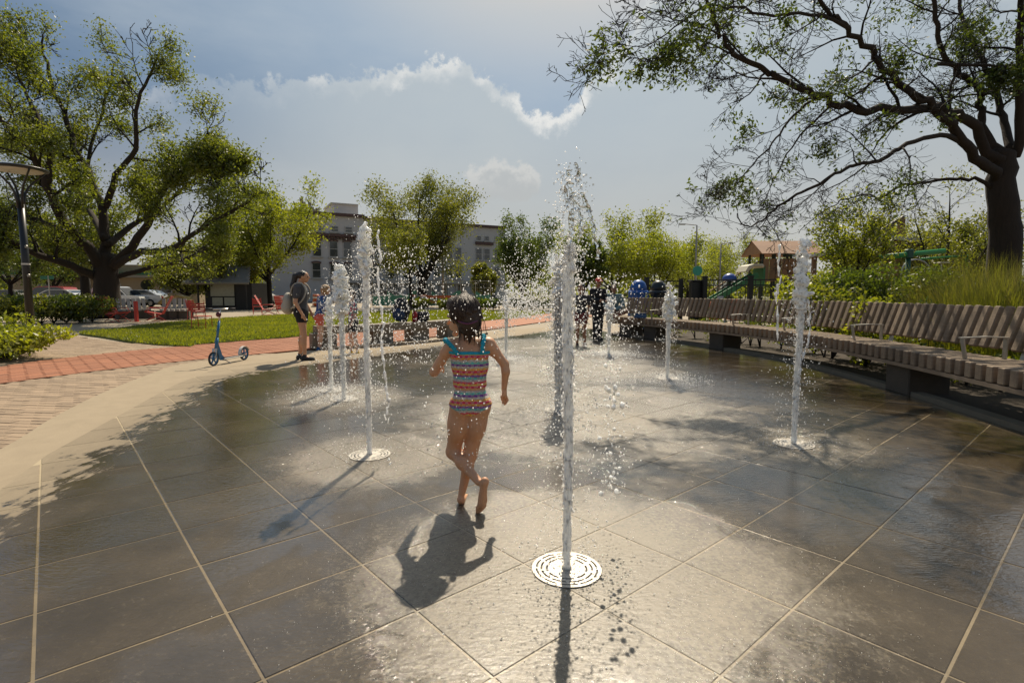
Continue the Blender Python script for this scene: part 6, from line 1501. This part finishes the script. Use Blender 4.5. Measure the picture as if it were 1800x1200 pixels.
cap = tag(empty('cap', M @ (hc + Vector((0, 0, .05)))), 'red cap on the person in black by the bench', 'cap'); q = Sdf(.010); q.ell(hc + Vector((0, -.01, .07)), (.096, .106, .075), .01); q.ell(hc + Vector((0, .11, .045)), (.07, .07, .012), .02); sdf_obj('crown', q, M_RED, cap, M=M)
mp = BENCH_FRONT[-3]; sit = Vector((P(1078, 540, 14.75).x, 14.75, 0))
figure('person in a teal long-sleeved top sitting cross-legged on the bench end', (sit.x, sit.y, .546 - .80), 1.68, R(172), SK_DARK, H_BROWN, cloth('teal_knit', (.17, .25, .26)), cloth('red_shorts', (.26, .03, .04)), None, arms=dict(re=(.26, .06, 1.13), rw=(.1, .28, 1.03), le=(-.26, .06, 1.13), lw=(-.06, .28, 1.03)), sleeve=1.95, nod=.9, lean=.12, seated=True, hair='short')
# ---------------------------------------------------------------- fountain nozzles, jets and spray
def water_mats():
    # bubbles scatter the light all through the water, so the back light comes out in front
    m = bpy.data.materials.new('aerated_water'); m.use_nodes = True; p = m.node_tree.nodes['Principled BSDF']; t = NT(m.node_tree)
    p.inputs['Base Color'].default_value = (.985, .945, .865, 1); p.inputs['Roughness'].default_value = .2; p.inputs['IOR'].default_value = 1.33
    p.inputs['Subsurface Weight'].default_value = 1.0; p.inputs['Subsurface Radius'].default_value = (1, 1, 1); p.inputs['Subsurface Scale'].default_value = .03
    g = t.n('ShaderNodeNewGeometry'); bp = t.n('ShaderNodeBump'); bp.inputs['Strength'].default_value = .5; bp.inputs['Distance'].default_value = .008; t.l(t.noise(t.mapping(g.outputs['Position'], (1, 1, .35)), 90, 3), bp.inputs['Height']); t.l(bp.outputs[0], p.inputs['Normal'])
    c = bpy.data.materials.new('clear_water'); c.use_nodes = True; p = c.node_tree.nodes['Principled BSDF']; t2 = NT(c.node_tree)
    p.inputs['Base Color'].default_value = (.97, .97, .95, 1); p.inputs['Roughness'].default_value = .02; p.inputs['IOR'].default_value = 1.33; p.inputs['Transmission Weight'].default_value = 1.0
    g = t2.n('ShaderNodeNewGeometry'); bp = t2.n('ShaderNodeBump'); bp.inputs['Strength'].default_value = .25; bp.inputs['Distance'].default_value = .01; t2.l(t2.noise(g.outputs['Position'], 70, 2), bp.inputs['Height']); t2.l(bp.outputs[0], p.inputs['Normal'])
    # crowns: half bubbles, half clear water
    k = bpy.data.materials.new('broken_water'); k.use_nodes = True; t3 = NT(k.node_tree); k.node_tree.nodes.clear(); g = t3.n('ShaderNodeNewGeometry')
    a = t3.n('ShaderNodeBsdfPrincipled'); a.inputs['Base Color'].default_value = (.985, .945, .865, 1); a.inputs['Roughness'].default_value = .15; a.inputs['IOR'].default_value = 1.33; a.inputs['Subsurface Weight'].default_value = 1.0; a.inputs['Subsurface Radius'].default_value = (1, 1, 1); a.inputs['Subsurface Scale'].default_value = .04
    gs = t3.n('ShaderNodeBsdfGlass'); gs.inputs['IOR'].default_value = 1.2; gs.inputs['Roughness'].default_value = .05; f = t3.smooth(t3.noise(g.outputs['Position'], 38, 3, .6), .34, .52, .55, 1.0)
    b = t3.n('ShaderNodeMixShader'); t3.l(f, b.inputs[0]); t3.l(gs.outputs[0], b.inputs[1]); t3.l(a.outputs[0], b.inputs[2]); o = t3.n('ShaderNodeOutputMaterial'); t3.l(b.outputs[0], o.inputs[0])
    st = k.copy(); st.name = 'streaked_water'; nt_ = st.node_tree
    for nd in nt_.nodes:
        if nd.type == 'TEX_NOISE':
            mp = nt_.nodes.new('ShaderNodeMapping'); ge = nt_.nodes.new('ShaderNodeNewGeometry'); mp.inputs['Scale'].default_value = (3.2, 3.2, .5); nt_.links.new(ge.outputs['Position'], mp.inputs[0]); nt_.links.new(mp.outputs[0], nd.inputs['Vector'])
        if nd.type == 'MAP_RANGE': nd.inputs[3].default_value = .68; nd.inputs[4].default_value = 1.0
    return m, c, k, st
M_FOAM, M_CLEAR, M_BROKEN, M_STREAK = water_mats()
ICO = None
def drops(name, P_, rad, m, parent, stretch=None):
    """many small drops as one mesh of icosahedra"""
    global ICO
    if ICO is None:
        f = (1 + 5 ** .5) / 2; V = np.array([(-1, f, 0), (1, f, 0), (-1, -f, 0), (1, -f, 0), (0, -1, f), (0, 1, f), (0, -1, -f), (0, 1, -f), (f, 0, -1), (f, 0, 1), (-f, 0, -1), (-f, 0, 1)], float); V /= np.linalg.norm(V[0])
        ICO = (V, np.array([(0, 11, 5), (0, 5, 1), (0, 1, 7), (0, 7, 10), (0, 10, 11), (1, 5, 9), (5, 11, 4), (11, 10, 2), (10, 7, 6), (7, 1, 8), (3, 9, 4), (3, 4, 2), (3, 2, 6), (3, 6, 8), (3, 8, 9), (4, 9, 5), (2, 4, 11), (6, 2, 10), (8, 6, 7), (9, 8, 1)]))
    P_ = np.asarray(P_, float); n = len(P_); k = np.ones((n, 3)) if stretch is None else np.asarray(stretch)
    V = (ICO[0][None] * (rad[:, None] * k)[:, None, :] + P_[:, None, :]).reshape(-1, 3); F = (ICO[1][None] + 12 * np.arange(n)[:, None, None]).reshape(-1, 3)
    return tag(finish(name, np_mesh(name, V, F), m, parent, smooth=True), kind='stuff')
M_GRATE = mat('grate_steel', (.50, .46, .40), .42, .3, 40, .3, 120, metal=.4)
M_PIT = mat('grate_pit', (.01, .009, .008), .6)
def grate(loc, r, label):
    root = tag(empty('nozzle_grate', (loc[0], loc[1], 0)), label, 'grate', 'round nozzle grates in the pad'); c = Vector((loc[0], loc[1], 0)); n = 72
    MB().lathe([(r * .97, .0072), (.001, .0078)], 40, c, caps=False).build('pit', M_PIT, root)
    def ring(r0, r1, name, gaps=0, ph=0.0, z=.013):
        mb = MB()
        for k in range(n):
            u = (k / n * gaps + ph) % 1 if gaps else 1
            if gaps and u < .80: continue
            a0, a1 = 2 * PI * k / n, 2 * PI * (k + 1) / n; q = [(c.x + r_ * math.cos(a), c.y + r_ * math.sin(a)) for r_, a in ((r0, a0), (r1, a0), (r1, a1), (r0, a1))]; mb.prism(q, .0085, z)
        o = mb.build(name, M_GRATE, root)
        if gaps: tag(o, kind='stuff')
    ring(r * .90, r, 'outer_ring'); ring(r * .845, r * .90, 'slot_bridges', 10); ring(r * .76, r * .845, 'ring_plate'); ring(r * .70, r * .76, 'slot_bridges', 9, .3); ring(r * .60, r * .70, 'ring_plate'); ring(r * .54, r * .60, 'slot_bridges', 8, .5)
    ring(r * .12, r * .54, 'centre_plate'); MB().lathe([(r * .11, .006), (r * .15, .018), (r * .10, .02)], 20, c, caps=False).build('nozzle', M_GRATE, root, True)
def jet(label, loc, H, r, seed, crown_h, crown_r, ndrop, spread, size, blobs=90, wide=0.0, falls=(), clear=False, lowfoam=200, colh=None, name='water_jet'):
    rn = np.random.default_rng(seed); root = tag(empty(name, (loc[0], loc[1], .014)), label, 'water jet', 'fountain jets'); c = np.array((loc[0], loc[1], 0.0)); ch = colh if colh else H - crown_h * .75
    # column: twisting rough rod of water
    k = int(ch / .016) + 2; nn = 14; z = np.linspace(.016, ch, k); th = np.linspace(0, 2 * PI, nn, endpoint=False); ph = rn.uniform(0, 6, 6)
    Rr = r * (.86 + .3 * (z / H)[:, None] + .10 * np.sin(z[:, None] * 34 + ph[0] + 2 * th[None]) + .09 * np.sin(z[:, None] * 71 + ph[1] - 3 * th[None]) + .07 * np.sin(z[:, None] * 130 + ph[2] + 4 * th[None]) * (z / H)[:, None] + rn.normal(0, .13, (k, nn)) * (.2 + 1.3 * z / H)[:, None])
    wx = .006 * np.sin(z * 5 + ph[3]) * z; wy = .006 * np.sin(z * 4 + ph[4]) * z
    V = np.stack([c[0] + wx[:, None] + Rr * np.cos(th)[None], c[1] + wy[:, None] + Rr * np.sin(th)[None], np.repeat(z[:, None], nn, 1)], 2).reshape(-1, 3)
    i, j = np.meshgrid(np.arange(k - 1), np.arange(nn), indexing='ij'); F = np.stack([i * nn + j, i * nn + (j + 1) % nn, (i + 1) * nn + (j + 1) % nn, (i + 1) * nn + j], 2).reshape(-1, 4)
    finish('column', np_mesh('column', V, F), M_STREAK, root, smooth=True)
    ns_ = int(260 + ndrop * .25); zs = ch * rn.random(ns_) ** .75 + .02; a = rn.uniform(0, 2 * PI, ns_); q = r * (.85 + np.abs(rn.normal(0, .28, ns_)) * (.35 + 1.5 * zs / H))
    drops('column_fringe', np.c_[c[0] + np.cos(a) * q, c[1] + np.sin(a) * q, zs], r * rn.uniform(.06, .2, ns_), M_FOAM, root, np.c_[np.ones(ns_), np.ones(ns_), 1.5 + 3 * rn.random(ns_)])
    # crown: lumps of water breaking up at the top
    if blobs:
        s = Sdf(max(.006, crown_r * .05))
        for q in range(blobs):
            u = rn.random() ** .8; zz = H - crown_h * u; rad = crown_r * (.35 + .65 * min(1, u * 1.6)) * (1 if u < .8 else .6); a = rn.uniform(0, 2 * PI); rr_ = rad * math.sqrt(rn.random())
            p = c + np.array((rr_ * math.cos(a) + .25 * (rn.random() - .5) * crown_r, rr_ * math.sin(a), zz)); e = rn.uniform(.008, .024) * (crown_r / .08) ** .5; s.cone(p, p + np.array((rn.normal(0, e), rn.normal(0, e), rn.normal(-.01, e * 1.6))), e, e * rn.uniform(.4, 1), e * .6)
        s.cone(c + np.array((0, 0, ch - .05)), c + np.array((0, 0, H - crown_h * .35)), r * 1.2, r * .9, .02); sdf_obj('crown', s, M_CLEAR if clear else M_BROKEN, root, relax=1)
    # streams falling back
    for f in falls:
        s = Sdf(.005); pts = [np.array(q, float) for q in smooth_curve(f, 6)]
        for q in range(len(pts) - 1):
            e = rn.uniform(.004, .012); w = rn.normal(0, .008, 3); s.cone(pts[q] + w, pts[q + 1] + w * .5, e, rn.uniform(.003, .010), .008)
        sdf_obj('falling_stream', s, M_BROKEN, root, relax=1)
    # ballistic spray
    n = ndrop; t = rn.random(n) ** .7 * math.sqrt(2 * H / 9.81) * 1.05; z0 = H - crown_h * rn.random(n); vz = rn.normal(.5, .5, n); v = np.abs(rn.normal(0, spread, n)) + wide * rn.random(n); a = rn.uniform(0, 2 * PI, n)
    zz = z0 + vz * t - 4.9 * t * t; ok = (zz > .02) & (zz < H * 1.15); X = np.c_[c[0] + np.cos(a) * (crown_r * .5 + v * t), c[1] + np.sin(a) * (crown_r * .5 + v * t), zz][ok]; m = len(X); rad = size * .8 * np.minimum(2.1, np.exp(rn.normal(0, .62, m))); st = np.c_[np.ones(m), np.ones(m), 1 + rn.random(m) ** 2 * 2.6 / np.maximum(1, (rad / size) ** 2 * 2)]
    cut = rn.random(m) < .25
    drops('droplets', X[~cut], rad[~cut], M_FOAM, root, st[~cut]); drops('clear_droplets', X[cut], rad[cut] * 1.15, M_CLEAR, root, st[cut])
    # beaten water round the nozzle
    if lowfoam:
        lowfoam = int(lowfoam * (1 if c[1] < 5 else 2.4)); q = np.abs(rn.normal(0, .15 + .02 * c[1], lowfoam)) + .03; a = rn.uniform(0, 2 * PI, lowfoam); hz = np.abs(rn.normal(0, .025, lowfoam)) * (rn.random(lowfoam) < .5) + .012
        drops('splash', np.c_[c[0] + np.cos(a) * q, c[1] + np.sin(a) * q, hz], rn.uniform(.0012, .0035, lowfoam) * (.6 + .16 * c[1]), M_FOAM, root, np.c_[np.full((lowfoam, 2), 1.6), np.full(lowfoam, .55)])
    return root
J = dict(a=G(996, 1003), b=G(650, 801), c=G(1395, 782), d=G(983, 722), e=G(605, 703), f=G(583, 687), g=G(1173, 666), h=G(1070, 623), i=G(890, 632))
zt = lambda k, y: P(900, y, J[k].y).z
fx = lambda k, px, py, dd=0.0: tuple(P(px, py, J[k].y + dd))
for k, lab in dict(a='big round nozzle grate nearest the camera', b='round nozzle grate left of the running girl', c='round nozzle grate in front of the bench', d='nozzle grate behind the running girl under the thick spray', e='nozzle grate under the bulbous jet', f='nozzle grate beside the bulbous jet towards the woman', g='nozzle grate under the jet between bench and thick spray', h='nozzle grate before the seated person', i='far nozzle grate over the girl\'s shoulder').items():
    grate(J[k], .152, lab)
jet('tallest jet nearest the camera breaking into clear drops at its top', J['a'], zt('a', 300), .020, 1, .42, .06, 2200, .15, .0024, 0, .10, [], lowfoam=420, colh=zt('a', 430))
s = Sdf(.0045); rn = np.random.default_rng(77)                        # the clear tatters at the very top
tat = tag(empty('water_tatters', J['a']), 'clear glassy tatters of water at the top of the tallest jet', 'water')
for path in ([(1000, 300), (999, 318), (1003, 340), (1001, 372), (1002, 410), (998, 440)], [(1013, 288), (1016, 305), (1019, 325), (1026, 345), (1034, 365), (1042, 388)], [(1008, 352), (1016, 362), (1030, 366), (1040, 372)], [(1004, 345), (1010, 360), (1006, 385), (1008, 410)], [(1040, 388), (1046, 405), (1048, 430), (1052, 455)], [(994, 330), (996, 350), (994, 370)], [(1020, 372), (1022, 395), (1018, 420)]):
    pts = smooth_curve([fx('a', x, y, rn.normal(0, .01)) for x, y in path], 5)
    for q in range(len(pts) - 1):
        if rn.random() < .14: continue
        e = rn.uniform(.003, .0085); s.cone(pts[q] + rn.normal(0, .004, 3), pts[q + 1] + rn.normal(0, .004, 3), e, rn.uniform(.003, .007), .006)
sdf_obj('glassy_strands', s, M_CLEAR, tat, relax=1)
X = np.array([fx('a', rn.normal(1010, 16), rn.uniform(285, 460), rn.normal(0, .03)) for _ in range(260)]); drops('glassy_drops', X, .0028 * np.exp(rn.normal(0, .5, 260)), M_CLEAR, tat)
jet('jet with a stringy falling stream, left of the running girl', J['b'], zt('b', 397), .021, 2, .34, .045, 1500, .22, .0031, 110, .25, [[fx('b', 662, 405), fx('b', 668, 450, -.03), fx('b', 664, 500, -.05), fx('b', 672, 560, -.06), fx('b', 670, 610, -.08), fx('b', 680, 680, -.1), fx('b', 681, 745, -.12)], [fx('b', 684, 805, -.2), fx('b', 686, 830, -.25), fx('b', 690, 848, -.3)]], lowfoam=260)
jet('jet with a ragged veil of water in front of the bench', J['c'], zt('c', 420), .022, 3, .55, .055, 1300, .20, .0032, 120, .15, [[fx('c', 1400, 440), fx('c', 1412, 490), fx('c', 1424, 540, -.03), fx('c', 1420, 600, -.06), fx('c', 1404, 660, -.08)], [fx('c', 1372, 430), fx('c', 1368, 500), fx('c', 1366, 600)]], lowfoam=420)
jet('thick misty jet directly behind the tallest one', J['d'], zt('d', 452), .045, 4, .5, .10, 5600, .12, .0040, 110, .05, [], lowfoam=700)
jet('bulbous-topped jet behind the stringy one', J['e'], zt('e', 465), .026, 5, .52, .095, 1700, .38, .0040, 230, .3, [], lowfoam=500)
jet('short thin jet closest to the woman with the backpack', J['f'], zt('f', 522), .022, 6, .36, .06, 500, .2, .0042, 90, .1, [], lowfoam=600)
jet('jet between the bench and the thick misty one', J['g'], zt('g', 500), .028, 7, .50, .085, 700, .18, .0046, 130, .12, [], lowfoam=600)
jet('small domed jet in front of the seated person', J['h'], zt('h', 523), .030, 8, .42, .10, 380, .2, .0062, 110, .1, [], lowfoam=900)
jet('far jet seen over the girl\'s shoulder', J['i'], zt('i', 512), .026, 9, .40, .06, 800, .28, .0055, 60, .2, [], lowfoam=700)
# loose spray thrown up behind and in front of the girl
spray = tag(MB().build('x', None) if False else empty('spray', (.2, 4, 0)), 'drifting spray of fine drops around the running girl', 'spray')
def cloud(name, n, f, size, mm, seed):
    r_ = np.random.default_rng(seed); X = np.array([f(r_) for _ in range(n)]); X = X[X[:, 2] > .02]; drops(name, X, size * np.minimum(2.0, np.exp(r_.normal(0, .62, len(X)))), mm, spray, np.c_[np.ones(len(X)), np.ones(len(X)), 1 + 1.3 * r_.random(len(X)) ** 2])
cloud('plume_drops', 2200, lambda r_: tuple(P(r_.normal(925, 26), 540 - abs(r_.normal(0, 48)) + 20, r_.uniform(5.2, 6.6))), .0040, M_FOAM, 31)
cloud('near_drops', 420, lambda r_: tuple(P(r_.uniform(735, 880), r_.uniform(495, 840), r_.uniform(2.1, 2.75))), .0017, M_FOAM, 32)
cloud('left_drops', 1500, lambda r_: tuple(P(r_.normal(715, 45), r_.uniform(430, 640), r_.uniform(4.0, 6.0))), .0030, M_FOAM, 33)
cloud('right_drops', 520, lambda r_: tuple(P(r_.normal(1078, 22), r_.uniform(480, 880), r_.uniform(2.2, 2.9))), .0022, M_FOAM, 34)
cloud('mid_drops', 700, lambda r_: tuple(P(r_.uniform(1010, 1130), r_.uniform(480, 720), r_.uniform(4.0, 8.0))), .0034, M_FOAM, 35)
cloud('big_drops', 46, lambda r_: tuple(P(r_.normal(1076, 12), r_.uniform(640, 870), r_.uniform(2.25, 2.6))), .0060, M_BROKEN, 36)
# rebounding droplets over the wet stone
r_ = np.random.default_rng(40); n = 5000
ya = 1.3 + np.abs(r_.normal(0, .75, n)); xa = .25 + r_.normal(0, .5, n) * (.6 + .2 * ya)
ok = (np.abs(xa) < 1.2 * ya) & (ya < 6.5); X = np.c_[xa, ya, .008 + np.abs(r_.normal(0, .006, n))][ok]
drops('bouncing_drops', X, .0008 * np.exp(r_.normal(0, .45, len(X))) * (.7 + .12 * X[:, 1]), M_FOAM, spray)
